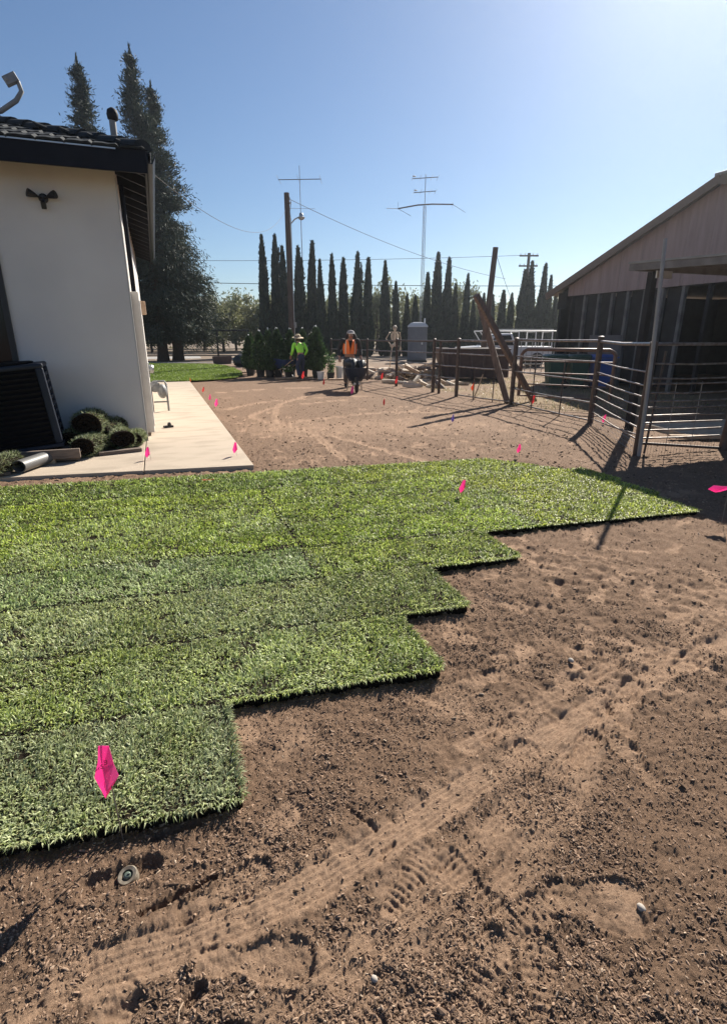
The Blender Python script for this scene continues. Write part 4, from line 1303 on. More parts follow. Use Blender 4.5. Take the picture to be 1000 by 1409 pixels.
dump = thing('dumpster', 'dark brown steel dumpster behind the pipe fence and crossed timbers', 'dumpster', (11.1, 18.35, 0), R(-17))
def ring4(x0, x1, y0, y1, z): return [(x0, y0, z), (x1, y0, z), (x1, y1, z), (x0, y1, z)]
MB().loft([ring4(-1.05, 1.2, -.6, .7, .10), ring4(-1.3, 1.2, -.75, .8, 1.10), ring4(-1.25, 1.15, -.70, .75, 1.10), ring4(-1.02, 1.15, -.56, .66, .16)]).build('body', M['bin_brown'], dump)
for k in range(6):
    x = -1.12 + k * .45
    MB().beam((x + .06, -.66, .12), (x, -.775, 1.08), .07, .05).build('rib', M['bin_brown'], dump)
MB().tube([(-1.3, -.76, 1.11), (1.2, -.76, 1.11), (1.2, .8, 1.11), (-1.3, .8, 1.11), (-1.3, -.76, 1.11)], .035, 8).build('rim', M['bin_brown'], dump)
for x in (-.8, .9):
    MB().bbox((x - .12, -.6, 0), (x + .12, .65, .10)).build('skid', M['rust'], dump)
MB().bbox((-1.46, -.3, .45), (-1.24, .3, .60)).build('lift_pocket', M['bin_brown'], dump)

toi = thing('portable_toilet', 'grey portable toilet with pale domed roof in front of the cypresses', 'toilet', (15.3, 31.9, 0), R(-24))
MB().bbox((-.58, -.55, .12), (.58, .55, 2.08)).build('cabin', M['toilet'], toi, bevel=.04)
MB().loft([[(-.62, -.6, 2.07), (.62, -.6, 2.07), (.62, .6, 2.07), (-.62, .6, 2.07)], [(-.60, -.58, 2.16), (.60, -.58, 2.16), (.60, .58, 2.16), (-.60, .58, 2.16)], [(-.44, -.5, 2.30), (.44, -.5, 2.30), (.44, .5, 2.30), (-.44, .5, 2.30)], [(-.2, -.4, 2.36), (.2, -.4, 2.36), (.2, .4, 2.36), (-.2, .4, 2.36)]]).build('roof', M['toilet_roof'], toi)
dr = MB().bbox((-.38, -.575, .22), (.38, -.552, 1.98)).build('door', M['toilet'], toi, bevel=.01)
MB().bbox((.24, -.60, 1.05), (.32, -.577, 1.18)).build('handle', M['toilet_roof'], dr)
for s in (-1, 1):
    for k in range(4):
        MB().bbox((s * .582 - .008, -.34, 1.70 + k * .07), (s * .582 + .008, .34, 1.735 + k * .07)).build('vent_slat', M['toilet_roof'], toi)
MB().bbox((-.62, -.6, 0), (.62, .6, .118)).build('base', M['abs'], toi)
MB().tube([(.45, .45, 2.1), (.45, .45, 2.6)], .05, 10).build('vent_pipe', M['toilet_roof'], toi)

trk = thing('pickup_truck', 'white work pickup with ladder rack parked behind the brown dumpster', 'truck', (17.2, 25.65, 0), R(160))
# local: +x is forward
def side(pts, y0, y1, name, m, bev=.03):
    n = len(pts)
    mb = MB().add([(x, y0, z) for x, z in pts] + [(x, y1, z) for x, z in pts], [tuple(range(n)), tuple(range(2 * n - 1, n - 1, -1))] + [(i, n + i, n + (i + 1) % n, (i + 1) % n) for i in range(n)])
    return mb.build(name, m, trk, bevel=bev)
side([(2.35, .42), (2.38, .75), (2.30, .98), (1.2, 1.06), (1.15, .42)], -.85, .85, 'hood', M['truck'], .05)
cab_ = side([(1.148, .42), (1.15, 1.06), (.45, 1.66), (-.35, 1.70), (-.62, 1.08), (-.62, .42)], -.86, .86, 'cab', M['truck'], .05)
MB().add([(1.10, -.72, 1.10), (1.10, .72, 1.10), (.50, .66, 1.61), (.50, -.66, 1.61), (1.13, -.72, 1.11), (1.13, .72, 1.11), (.53, .66, 1.625), (.53, -.66, 1.625)], [(0, 1, 2, 3), (7, 6, 5, 4), (0, 4, 5, 1), (1, 5, 6, 2), (2, 6, 7, 3), (3, 7, 4, 0)]).build('windscreen', M['glass'], cab_)
for s in (-1, 1):
    MB().add([(.95, s * .865, 1.10), (.42, s * .865, 1.58), (-.28, s * .865, 1.60), (-.48, s * .865, 1.10), (.95, s * .872, 1.10), (.42, s * .872, 1.58), (-.28, s * .872, 1.60), (-.48, s * .872, 1.10)], [(0, 1, 2, 3), (7, 6, 5, 4), (0, 4, 5, 1), (1, 5, 6, 2), (2, 6, 7, 3), (3, 7, 4, 0)]).build('side_window', M['glass'], cab_)
    MB().box((.85, s * .98, 1.12), (.12, .2, .16)).build('mirror', M['abs'], trk, bevel=.02)
    MB().box((2.36, s * .62, .78), (.06, .34, .18)).build('headlight', M['galv'], trk, bevel=.02)
    for x in (1.62, -1.75):
        w_ = MB().lathe([(.2, -.11), (.34, -.11), (.37, -.07), (.37, .07), (.34, .11), (.2, .11)], (x, s * .80, .37), 22, rotm(R(90))).build('wheel', M['rubber'], trk)
        MB().lathe([(.03, -.10), (.19, -.105), (.2, .0), (.19, .105), (.03, .10)], (x, s * .80, .37), 16, rotm(R(90))).build('rim', M['galv'], w_)
side([(-.64, .45), (-.64, 1.04), (-2.5, 1.04), (-2.5, .45)], -.86, .86, 'bed', M['truck'], .03)
MB().box((2.40, 0, .50), (.14, 1.7, .18)).build('bumper', M['galv'], trk, bevel=.03)
for (x) in (-.72, -1.6, -2.45):
    for s in (-1, 1):
        MB().tube([(x, s * .82, 1.04), (x, s * .78, 1.78)], .03, 8).build('rack_post', M['white_paint'], trk)
    MB().tube([(x, -.85, 1.78), (x, .85, 1.78)], .028, 8).build('rack_bar', M['white_paint'], trk)
for s in (-1, 1):
    MB().tube([(1.3, s * .74, 1.80), (-2.7, s * .74, 1.80)], .03, 8).build('rack_rail', M['white_paint'], trk)
    MB().tube([(1.3, s * .74, 1.80), (.95, s * .78, 1.3)], .026, 8).build('rack_post', M['white_paint'], trk)
lad = thing('ladder', 'pale aluminium ladder lying on top of the pickup rack', 'ladder', (17.1, 25.7, 1.84), R(160))
for s in (-.2, .2):
    MB().box((-.9, s + .3, .03), (3.6, .03, .07)).build('stile', M['galv'], lad)
for k in range(11):
    MB().tube([(-2.55 + k * .33, .1, .03), (-2.55 + k * .33, .5, .03)], .014, 6).build('rung', M['galv'], lad)
# a low rail panel behind the truck
rp = thing('rail_panel', 'pale tubular corral panel standing between the truck and the green bin', 'fence panel', (15.0, 19.3, 0), R(-20))
for k in range(9):
    MB().tube([(-.9 + k * .23, 0, .05), (-.9 + k * .23, 0, 1.35)], .017, 6).build('bar', M['galv'], rp)
for z in (.1, .45, .8, 1.35):
    MB().tube([(-.95, 0, z), (1.0, 0, z)], .02, 6).build('bar', M['galv'], rp)

# ------------------------------------------------------------------ firewood, skeleton, planks, litter
heap_group = 'split firewood in the heap behind the pipe fence'
logm = []
for k in range(5):
    mb = MB()
    n = 6
    L = .42
    sec = [(.07 * math.cos(2 * PI * i / n + .3) * random.uniform(.7, 1.2), .06 * math.sin(2 * PI * i / n + .3) * random.uniform(.6, 1.2)) for i in range(n)]
    mb.loft([[(-L / 2, a, b) for a, b in sec], [(0, a * 1.08, b * 1.02) for a, b in sec], [(L / 2, a * .96, b) for a, b in sec]])
    logm.append(mb)
log_me = []
for i, mb in enumerate(logm):
    o = mb.build('firewood_log', M['split_wood'] if i < 3 else (M['wood_pale'] if i < 4 else M['wood_tie']))
    log_me.append(o)
def place_log(x, y, z, i):
    base = log_me[i]
    if not base.get('used'):
        o = base; base['used'] = 1
    else:
        o = base.copy(); COL.objects.link(o)
    o.location = (x, y, z)
    s = random.uniform(.75, 1.25)
    o.scale = (s * random.uniform(.9, 1.5), s, s)
    o.rotation_euler = (random.uniform(-3, 3), random.uniform(-.45, .45), random.uniform(0, 6.3))
    tag(o, 'pale split firewood log in the jumbled heap behind the pipe fence', 'firewood', heap_group)
for k in range(130):
    x = random.gauss(9.2, 1.0)
    y = random.gauss(19.2 - (x - 9.2) * .45, .55)
    if x < 7.55 or x > 12 or (x > 9.6 and y < 18.9): continue
    z = .06 + max(0, .42 * (1 - ((x - 9.2) / 1.6) ** 2)) * random.random()
    place_log(x, y, z, k % 5)
for o in log_me:
    if 'used' in o.keys(): del o['used']
for k in range(26):
    place_log(random.uniform(7.5, 9.6), random.uniform(15.5, 18.2), .05, k % 5)
for o in log_me:
    if 'used' in o.keys(): del o['used']
# round lengths of trunk stacked with a pale cut face
for i, (x, y, z, lab) in enumerate(((8.9, 20.4, .18, 'thick cut log lying with its pale end towards the yard, left of the skeleton'), (10.2, 19.6, .2, 'thick cut log behind the firewood heap, right of the skeleton'), (7.9, 21.2, .2, 'thick cut log near the fence end behind the orange worker'))):
    mb = MB().lathe([(.16, -.4), (.17, 0), (.165, .4)], (0, 0, 0), 14, rotm(R(90), 0, R(30 + 40 * i)))
    tag(mb.build('cut_log', M['wood_pale'], None, (x, y, z), smooth=True), lab, 'log')

def skeleton():
    t = thing('skeleton_decoration', 'life-size plastic skeleton standing on the firewood with one hand on its hip', 'skeleton', (8.55, 19.8, .30), R(160))
    B = M['bone']
    sk = MB().ball((0, 0.01, 1.56), (.078, .098, .10), 14, 10)
    sk.box((0, .06, 1.475), (.085, .09, .06))
    s_ = sk.build('skull', B, t, smooth=True)
    for s in (-1, 1):
        MB().ball((s * .033, .088, 1.56), (.021, .018, .024), 8, 6).build('eye_socket', M['black_cloth'], s_)
    sp = [(0, 0, .93), (0, -.02, 1.05), (0, .0, 1.2), (0, -.02, 1.35), (0, 0, 1.47)]
    MB().tube(sp, .022, 8).build('spine', B, t, smooth=True)
    for k in range(9):
        z = 1.14 + k * .033
        w = .125 + .02 * math.sin(k / 8 * PI) - (.04 if k > 6 else 0)
        MB().tube([(w * math.cos(a) * 1.0, .01 + .10 * math.sin(a), z - .02 * math.sin(a)) for a in [R(-80) + R(340) * i / 14 for i in range(15)]], .0085, 6).build('rib', B, t)
    MB().box((0, .105, 1.28), (.03, .015, .24)).build('breastbone', B, t, bevel=.005)
    MB().tube([(-.18, 0, 1.41), (0, .05, 1.42), (.18, 0, 1.41)], .012, 6).build('collar_bone', B, t)
    pv = MB()
    for s in (-1, 1):
        pv.lathe([(.02, -.02), (.075, 0), (.085, .05), (.06, .09)], (s * .06, 0, .88), 10, rotm(0, R(28) * s))
    pv.build('pelvis', B, t, smooth=True)
    def bone(p, q, r):
        p, q = Vector(p), Vector(q)
        return MB().tube([p, p.lerp(q, .08), p.lerp(q, .5), p.lerp(q, .92), q], [r * 1.7, r * 1.2, r, r * 1.2, r * 1.6], 7)
    def limb(name, pts, rs, tip):
        o = bone(pts[0], pts[1], rs[0]).build(name, B, t, smooth=True)
        bone(pts[1], pts[2], rs[1]).build('lower_bone', B, o, smooth=True)
        mb = MB()
        d = (Vector(pts[2]) - Vector(pts[1])).normalized()
        for k in range(5):
            e = Vector(tip) * (1 if k else .7)
            base = Vector(pts[2])
            side_ = Vector((.012 * (k - 2), .004 * (k - 2), 0))
            mb.tube([base + side_ * .6, base + side_ * 1.4 + e * .6, base + side_ * 1.8 + e], .006, 5)
        mb.build('hand' if name == 'arm' else 'foot', B, o)
    limb('arm', [(.19, 0, 1.40), (.33, -.08, 1.17), (.17, .06, .98)], (.014, .012), (-.05, .03, -.10))
    limb('arm', [(-.19, 0, 1.40), (-.24, -.05, 1.12), (-.22, .05, .88)], (.014, .012), (0, .02, -.15))
    limb('leg', [(.09, 0, .88), (.15, .14, .50), (.17, -.05, .08)], (.02, .016), (.0, .17, -.05))
    limb('leg', [(-.09, 0, .88), (-.10, .02, .46), (-.10, -.03, .05)], (.02, .016), (.0, .17, -.03))
    t.scale = (1.0, 1.0, 1.0)
skeleton()
for i, (x, y, a, L, lab) in enumerate(((4.75, 20.9, 12, 1.3, 'flat pale plank on the ground left of the lime-shirted worker'), (5.1, 20.0, 25, .9, 'short weathered plank lying beside the lime-shirted worker'), (4.2, 22.3, 5, 1.1, 'plank lying at the foot of the potted trees, farther left'), (6.3, 19.7, -10, .8, 'pale plank on the ground between the two workers'), (3.9, 25.2, 8, 1.3, 'plank lying in the dirt by the edge of the far lawn'), (9.3, 17.2, -40, 1.4, 'pale plank lying in the yard in front of the firewood heap'))):
    tag(MB().box((0, 0, .035), (L, .2, .05)).build('plank', M['wood_pale'] if i != 1 else M['wood_grey'], None, (x, y, 0), (0, 0, R(a)), bevel=.006), lab, 'plank')
tag(MB().beam((7.62, 12.4, 0), (7.95, 12.55, .62), .022, .022).build('stake', M['wood_pale']), 'thin pale wooden stake leaning in the dirt by the pipe fence', 'stake')

# ------------------------------------------------------------------ people
def skin_obj(name, nodes, edges, m, parent, sub=2):
    """nodes: list of (co, radius or (rx, ry)); edges: index pairs; node 0 is the root"""
    me = bpy.data.meshes.new(name)
    bm = bmesh.new()
    sl_ = bm.verts.layers.skin.verify()
    vs = []
    for i, n in enumerate(nodes):
        v = bm.verts.new(n[0])
        v[sl_].radius = n[1] if isinstance(n[1], (tuple, list)) else (n[1], n[1])
        v[sl_].use_root = (i == 0)
        vs.append(v)
    for e in edges:
        bm.edges.new((vs[e[0]], vs[e[1]]))
    bm.to_mesh(me)
    bm.free()
    me.materials.append(m)
    o = link(name, me, parent)
    md = o.modifiers.new('skin', 'SKIN'); md.use_smooth_shade = True
    md.branch_smoothing = 0.6
    sb = o.modifiers.new('sub', 'SUBSURF'); sb.levels = sub; sb.render_levels = sub
    return o

def chain(nodes, edges, start, pts):
    prev = start
    for co, r in pts:
        nodes.append((tuple(co), r)); edges.append((prev, len(nodes) - 1)); prev = len(nodes) - 1
    return prev

def person(label, loc, rz, J, clothes):
    """J: joint dictionary in local space (+y forward)"""
    t = thing('person', label, 'person', loc, rz)
    V = {k: Vector(v) for k, v in J.items()}
    nodes, edges = [(tuple(V['pelvis']), (.135, .11))], []
    c = chain(nodes, edges, 0, [(V['waist'], (.125, .10)), (V['chest'], (.15, .115)), (V['neck'] - Vector((0, 0, .04)), (.075, .07))])
    chest = c - 1
    n_ = chain(nodes, edges, c, [(V['neck'], .055), (V['head'] - Vector((0, 0, .05)), (.072, .078)), (V['head'] + Vector((0, 0, .02)), (.080, .092)), (V['head'] + Vector((0, -.005, .09)), (.062, .072))])
    for s in ('l', 'r'):
        w = V['wrist_' + s]; e = V['elbow_' + s]
        hd = (w - e).normalized()
        k = chain(nodes, edges, chest, [(V['sho_' + s], .062), (V['sho_' + s].lerp(e, .5), .052), (e, .042), (e.lerp(w, .5), .040), (w, .028), (w + hd * .06 + Vector((0, 0, -.01)), (.038, .022))])
        palm = nodes[k][0]
        sx = Vector((1, 0, 0)) if abs(hd.x) < .7 else Vector((0, 1, 0))
        for f in range(4):
            off = sx * (.024 * (f - 1.5))
            L = (.030, .036, .034, .027)[f]
            p0 = Vector(palm) + off * .8 + hd * .025
            chain(nodes, edges, k, [(p0, .0095), (p0 + hd * L + Vector((0, 0, -.012)), .0085), (p0 + hd * (L * .9) + Vector((0, -.02, -.040)), .0075)])
        tside = -1 if s == 'r' else 1
        p0 = Vector(palm) - sx * .038 * tside - hd * .02
        chain(nodes, edges, k - 1, [(p0, .010), (p0 - sx * .012 * tside + hd * .035, .0085)])
        k = chain(nodes, edges, 0, [(V['hip_' + s], .088), (V['hip_' + s].lerp(V['knee_' + s], .5), .075), (V['knee_' + s], .056), (V['knee_' + s].lerp(V['ank_' + s], .35), .054), (V['ank_' + s], .036), (V['ank_' + s] + Vector((0, .02, -.05)), .038), (V['toe_' + s], (.040, .028))])
    skin_obj('body', nodes, edges, M['skin'], t)
    h = V['head']
    hd_ = V.get('face', Vector((0, 1, 0))).normalized()
    sx = Vector((1, 0, 0))
    for s in (-1, 1):
        MB().ball(h + hd_ * .086 + sx * s * .033 + Vector((0, 0, .012)), (.014, .010, .010), 8, 6).build('eye', M['white_paint'], t, smooth=True)
        MB().ball(h + sx * s * .084 + Vector((0, -.01, 0)), (.014, .028, .036), 8, 6).build('ear', M['skin'], t, smooth=True)
    MB().loft([[tuple(h + hd_ * .085 + sx * a + Vector((0, 0, b))) for a, b in ((-.008, .02), (.008, .02), (.016, -.03), (-.016, -.03))], [tuple(h + hd_ * c_ + sx * a + Vector((0, 0, b))) for a, b, c_ in ((-.006, .015, .092), (.006, .015, .092), (.010, -.026, .117), (-.010, -.026, .117))]]).build('nose', M['skin'], t, smooth=True)
    MB().ball(h + hd_ * .086 + Vector((0, 0, -.055)), (.028, .010, .007), 10, 6).build('mouth', M['pink_red'], t, smooth=True)
    # trousers: hips to ankles
    nodes, edges = [(tuple(V['pelvis']), (.15, .125))], []
    chain(nodes, edges, 0, [(V['waist'] - Vector((0, 0, .03)), (.14, .115))])
    for s in ('l', 'r'):
        chain(nodes, edges, 0, [(V['hip_' + s], .105), (V['hip_' + s].lerp(V['knee_' + s], .5), .094), (V['knee_' + s], .078), (V['knee_' + s].lerp(V['ank_' + s], .6), .072), (V['ank_' + s] + Vector((0, 0, .02)), .068)])
    skin_obj('trousers', nodes, edges, clothes['trousers'], t)
    # shirt / jacket
    nodes, edges = [(tuple(V['waist'] - Vector((0, 0, .06))), (.155, .125))], []
    c = chain(nodes, edges, 0, [(V['waist'] + Vector((0, 0, .08)), (.152, .122)), (V['chest'], (.172, .132)), (V['neck'] - Vector((0, 0, .035)), (.088, .085))])
    for s in ('l', 'r'):
        chain(nodes, edges, c - 1, [(V['sho_' + s], .078), (V['sho_' + s].lerp(V['elbow_' + s], .5), .066), (V['elbow_' + s], .056), (V['elbow_' + s].lerp(V['wrist_' + s], .9), .042)])
    skin_obj('shirt', nodes, edges, clothes['shirt'], t)
    # boots
    for s in ('l', 'r'):
        a, b = V['ank_' + s], V['toe_' + s]
        nodes = [(tuple(a + Vector((0, 0, .05))), .052), (tuple(a + Vector((0, .0, -.04))), .055), (tuple(a.lerp(b, .55) + Vector((0, 0, -.005))), (.052, .038)), (tuple(b + Vector((0, .015, .0))), (.048, .032))]
        skin_obj('boot', nodes, [(0, 1), (1, 2), (2, 3)], M['black_cloth'], t, 1)
    return t, V

def vest(t, V, m, wide=1.0):
    """open hi-vis vest: two front panels, back and shoulders, as shells over the torso"""
    w, c, n = V['waist'] + Vector((0, 0, -.05)), V['chest'], V['neck']
    mb = MB()
    def shell(a0, a1, steps, v0=0.0, v1=0.0):
        rows = []
        for j in range(7):
            f = j / 6
            p = w.lerp(c + Vector((0, 0, .08)), f) if f <= 1 else n
            rx = (.172 + .012 * math.sin(f * PI)) * wide
            ry = .145 + .010 * math.sin(f * PI)
            b0, b1 = a0 + v0 * f * f, a1 + v1 * f * f
            rows.append([p + Vector((rx * math.cos(b0 + (b1 - b0) * k / steps), ry * math.sin(b0 + (b1 - b0) * k / steps), .010 * math.sin(k * 2.1 + j))) for k in range(steps + 1)])
        # shoulder line
        last = rows[-1]
        rows.append([Vector((q.x * .93 if abs(q.x - c.x) > .05 else q.x, (q.y - c.y) * .42 + c.y - .01, n.z - .035 - abs(q.x - c.x) * .20)) for q in last])
        o = len(mb.v)
        inner = [[q + Vector((-(q.x - c.x) * .06, -(q.y - c.y) * .06, 0)) for q in r] for r in rows]
        vs = [q for r in rows for q in r] + [q for r in inner for q in r]
        k_ = steps + 1
        N_ = len(rows) * k_
        fs = []
        for j in range(len(rows) - 1):
            for k in range(steps):
                fs.append((j * k_ + k, j * k_ + k + 1, (j + 1) * k_ + k + 1, (j + 1) * k_ + k))
                fs.append((N_ + j * k_ + k, N_ + (j + 1) * k_ + k, N_ + (j + 1) * k_ + k + 1, N_ + j * k_ + k + 1))
        mb.add(vs, fs)
    shell(R(15), R(88.5), 7, 0, R(-17)); shell(R(91.5), R(165), 7, R(17), 0)
    shell(R(165), R(375), 14)
    v_ = mb.build('vest', m, t, smooth=True)
    st = MB()
    for a0, a1 in ((R(44), R(54)), (R(126), R(136))):
        vs = []
        for j in range(6):
            f = j / 5
            p = w.lerp(c + Vector((0, 0, .08)), f)
            for a in (a0, a1):
                vs.append(p + Vector(((.178 + .012 * math.sin(f * PI)) * wide * math.cos(a), (.151 + .010 * math.sin(f * PI)) * math.sin(a), 0)))
        st.add(vs, [(2 * j, 2 * j + 1, 2 * j + 3, 2 * j + 2) for j in range(5)])
    st.build('reflective_stripe', M['silver'], v_)

# worker in the orange vest pushing a barrow towards the camera; local +y is towards the camera
J1 = dict(pelvis=(0, -.10, .88), waist=(0, -.05, 1.02), chest=(0, .05, 1.25), neck=(0, .14, 1.43), head=(0, .22, 1.515), face=(0, 1, -.25),
          sho_l=(.19, .07, 1.38), elbow_l=(.27, -.04, 1.10), wrist_l=(.28, .14, .88), sho_r=(-.19, .07, 1.38), elbow_r=(-.27, -.04, 1.10), wrist_r=(-.28, .14, .88),
          hip_l=(.09, -.10, .84), knee_l=(.10, .10, .47), ank_l=(.11, -.02, .10), toe_l=(.12, .14, .035), hip_r=(-.09, -.10, .84), knee_r=(-.10, -.08, .46), ank_r=(-.12, -.34, .13), toe_r=(-.12, -.20, .035))
W1 = (5.74, 16.85, 0)
RZ1 = R(168)
t1, V1 = person('worker in orange vest and grey cap pushing a wheelbarrow towards the camera', W1, RZ1, J1, dict(trousers=M['pants'], shirt=M['black_cloth']))
vest(t1, V1, M['orange'])
t1.scale = (1.22, 1.1, 1.065)
hh = V1['head']
hb = MB().ball(hh + Vector((0, -.035, .01)), (.098, .10, .12), 14, 10)
for s in (-1, 1):
    hb.tube([hh + Vector((s * .08, -.03, .03)), hh + Vector((s * .115, .0, -.06)), hh + Vector((s * .13, .03, -.14))], [.03, .045, .02], 8)
hb.build('hair', M['hair'], t1, smooth=True)
cp_ = MB().lathe([(.099, .02), (.103, .045), (.097, .07), (.072, .10), (.03, .113), (.002, .115)], hh + Vector((0, 0.005, .01)), 16)
cpo = cp_.build('cap', M['cap'], t1, smooth=True)
MB().box(hh + Vector((0, .13, .042)), (.15, .12, .012), rotm(R(-14))).build('peak', M['cap'], cpo, bevel=.004)

# worker in lime shirt seen from behind, walking away
J2 = dict(pelvis=(0, -.02, .84), waist=(0, .03, .98), chest=(0, .13, 1.20), neck=(0, .20, 1.37), head=(0, .25, 1.47), face=(0, 1, -.3),
          sho_l=(-.20, .17, 1.31), elbow_l=(-.28, .10, 1.05), wrist_l=(-.27, .30, .86), sho_r=(.20, .17, 1.31), elbow_r=(.30, .10, 1.05), wrist_r=(.27, .30, .86),
          hip_l=(-.09, -.02, .80), knee_l=(-.12, .08, .45), ank_l=(-.13, -.12, .12), toe_l=(-.13, .03, .035), hip_r=(.09, -.02, .80), knee_r=(.11, .16, .46), ank_r=(.12, .14, .10), toe_r=(.12, .30, .035))
W2 = (5.02, 20.4, 0)
RZ2 = R(8)
t2, V2 = person('worker in lime green shirt and straw hat walking away by the potted trees', W2, RZ2, J2, dict(trousers=M['denim'], shirt=M['lime']))
hh = V2['head']
MB().ball(hh + Vector((0, -.02, .0)), (.09, .095, .11), 12, 8).build('hair', M['hair'], t2, smooth=True)
ho = MB().lathe([(.215, .012), (.21, .028), (.12, .045), (.10, .06), (.092, .12), (.06, .145), (.002, .15)], hh + Vector((0, -.01, .02)), 20, rotm(R(8))).build('straw_hat', M['straw'], t2, smooth=True)
MB().lathe([(.124, .046), (.108, .062), (.102, .075), (.098, .075)], hh + Vector((0, -.01, .02)), 20, rotm(R(8))).build('hat_band', M['bin_brown'], ho, smooth=True)

def wheelbarrow(label, loc, rz, m):
    """local +y is the wheel end"""
    t = thing('wheelbarrow', label, 'wheelbarrow', loc, rz, 'wheelbarrows pushed by the workers')
    def rr(w, y0, y1, z0, z1, c):
        return [(-w + c, y0, z0), (w - c, y0, z0), (w, y0 + c, z0), (w, y1 - c, z1), (w - c, y1, z1), (-w + c, y1, z1), (-w, y1 - c, z1), (-w, y0 + c, z0)]
    tr = MB().loft([rr(.20, -.10, .42, .36, .34, .06), rr(.30, -.34, .56, .52, .50, .08), rr(.36, -.42, .72, .68, .74, .09), rr(.375, -.44, .735, .68, .74, .09), rr(.375, -.44, .735, .70, .76, .09), rr(.345, -.40, .70, .69, .75, .09), rr(.19, -.08, .40, .385, .365, .06)])
    tr.build('tray', m, t, smooth=False)
    for s in (-1, 1):
        MB().tube([(s * .27, -1.02, .74), (s * .26, -.80, .68), (s * .19, .0, .35), (s * .09, .62, .22), (s * .085, .86, .25)], .019, 8).build('handle', M['wood_pale'], t, smooth=True)
        MB().tube([(s * .27, -1.06, .75), (s * .27, -.92, .715)], .024, 8).build('grip', M['rubber'], t)
        MB().tube([(s * .21, -.12, .38), (s * .24, -.26, .03), (s * .24, -.14, .02), (s * .20, .12, .33)], .014, 8).build('leg', M['galv'], t, smooth=True)
    wh = MB()
    n = 24
    for_r = [( .205 + .048 * math.cos(a), .05 * math.sin(a)) for a in [2 * PI * i / 10 for i in range(10)]]
    vs, fs = [], []
    for k in range(n):
        a = 2 * PI * k / n
        for r_, x in for_r:
            vs.append((x, .72 + r_ * math.cos(a), .252 + r_ * math.sin(a)))
    for k in range(n):
        for i in range(10):
            fs.append((k * 10 + i, k * 10 + (i + 1) % 10, ((k + 1) % n) * 10 + (i + 1) % 10, ((k + 1) % n) * 10 + i))
    wh.add(vs, fs)
    wo_ = wh.build('wheel', M['rubber'], t, smooth=True)
    MB().lathe([(.03, -.05), (.05, -.03), (.165, -.02), (.165, .02), (.05, .03), (.03, .05)], (0, .72, .252), 20, rotm(0, R(90))).build('rim', M['galv'], wo_)
    MB().tube([(-.10, .72, .252), (.10, .72, .252)], .012, 8).build('axle', M['galv'], t)
    MB().box((0, .93, .30), (.20, .03, .05)).build('nose_bar', M['galv'], t)
    return t
def local(loc, rz, p):
    return (loc[0] + p[0] * math.cos(rz) - p[1] * math.sin(rz), loc[1] + p[0] * math.sin(rz) + p[1] * math.cos(rz), loc[2] + p[2])
wb1 = wheelbarrow('navy wheelbarrow heaped with black bags, pushed by the worker in orange', local(W1, RZ1, (.0, 1.18, 0)), RZ1 - R(3), M['tray_navy'])
wb1.scale = (.92, .95, .93)
wb2 = wheelbarrow('blue wheelbarrow ahead of the worker in the lime shirt', local(W2, RZ2, (-.12, 1.32, 0)), RZ2 + R(14), M['tray_blue'])
for i, (p, s, lab) in enumerate((((.10, 1.05, .80), (.20, .30, .15), 'shiny black bag draped over the right side of the navy wheelbarrow'), ((-.14, 1.12, .78), (.19, .27, .12), 'shiny black bag on the left side of the navy wheelbarrow'))):
    mb = MB().ball((0, 0, 0), s, 18, 12, .09)
    mb.tube([(0, .2, .04), (.06, .33, -.02), (.12, .42, -.12)], [.10, .08, .03], 8)
    tag(mb.build('bag', M['bag'], None, local(W1, RZ1, p), (0, R(8 - 16 * i), RZ1 + .3), smooth=True), lab, 'bag')

# ------------------------------------------------------------------ marker flags
def flag_mesh(m, sc=1.0, seed=0, hs=1.0):
    rr_ = random.Random(seed)
    # drooping sheet, folded around the top of the wire: a kite seen from the front
    w = .075 * sc
    h = .17 * sc * hs
    P = [(-.008 * sc, 0, 0), (.020 * sc, 0, -.002), (.024 * sc, .012 * sc, -h * .40), (.028 * sc, .018 * sc, -h * .66), (-.024 * sc, .010 * sc, -h), (-w * .62, .022 * sc, -h * .66), (-.028 * sc, .016 * sc, -h * .36), (0.0, -.014 * sc, -h * .35), (.004, -.016 * sc, -h * .72)]
    P = [(x + rr_.uniform(-.004, .004) * sc, y + rr_.uniform(-.006, .006) * sc, z + rr_.uniform(-.004, .004) * sc) for x, y, z in P]
    F = [(0, 7, 6), (0, 1, 7), (1, 2, 7), (2, 3, 8), (2, 8, 7), (6, 7, 8), (6, 8, 5), (5, 8, 4), (8, 3, 4)]
    n = len(P)
    mb = MB().add(P + [(x, y + .0012, z) for x, y, z in P], F + [tuple(n + i for i in reversed(f)) for f in F] + [(a, b, n + b, n + a) for a, b in ((1, 0), (0, 6), (6, 5), (5, 4), (4, 3), (3, 2), (2, 1))])
    return mb
def marker_flag(x, y, h, sc, m, label, rz=0.0, lean=(0, 0), z0=0.0, seed=0, hs=1.0, grp='irrigation marker flags stuck around the yard'):
    t = thing('marker_flag', label, 'marker flag', (x, y, z0), rz, grp)
    top = (lean[0], lean[1], h)
    MB().tube([(0, 0, -.03), (lean[0] * .4, lean[1] * .4, h * .5), top], .0020, 6).build('stake', M['wire'], t)
    f = flag_mesh(m, sc, seed, hs)
    fo = f.build('flag', m, t, (top[0], top[1] - .004, top[2]))
    return t, fo
HD = R(-20.2)
tf, fo = marker_flag(-0.278, 1.545, .40, .98, M['pink'], 'large bright pink flag with dark lettering in front, beside the sprinkler head', HD + R(8), (-.012, .0), 0, 3, 1.30)
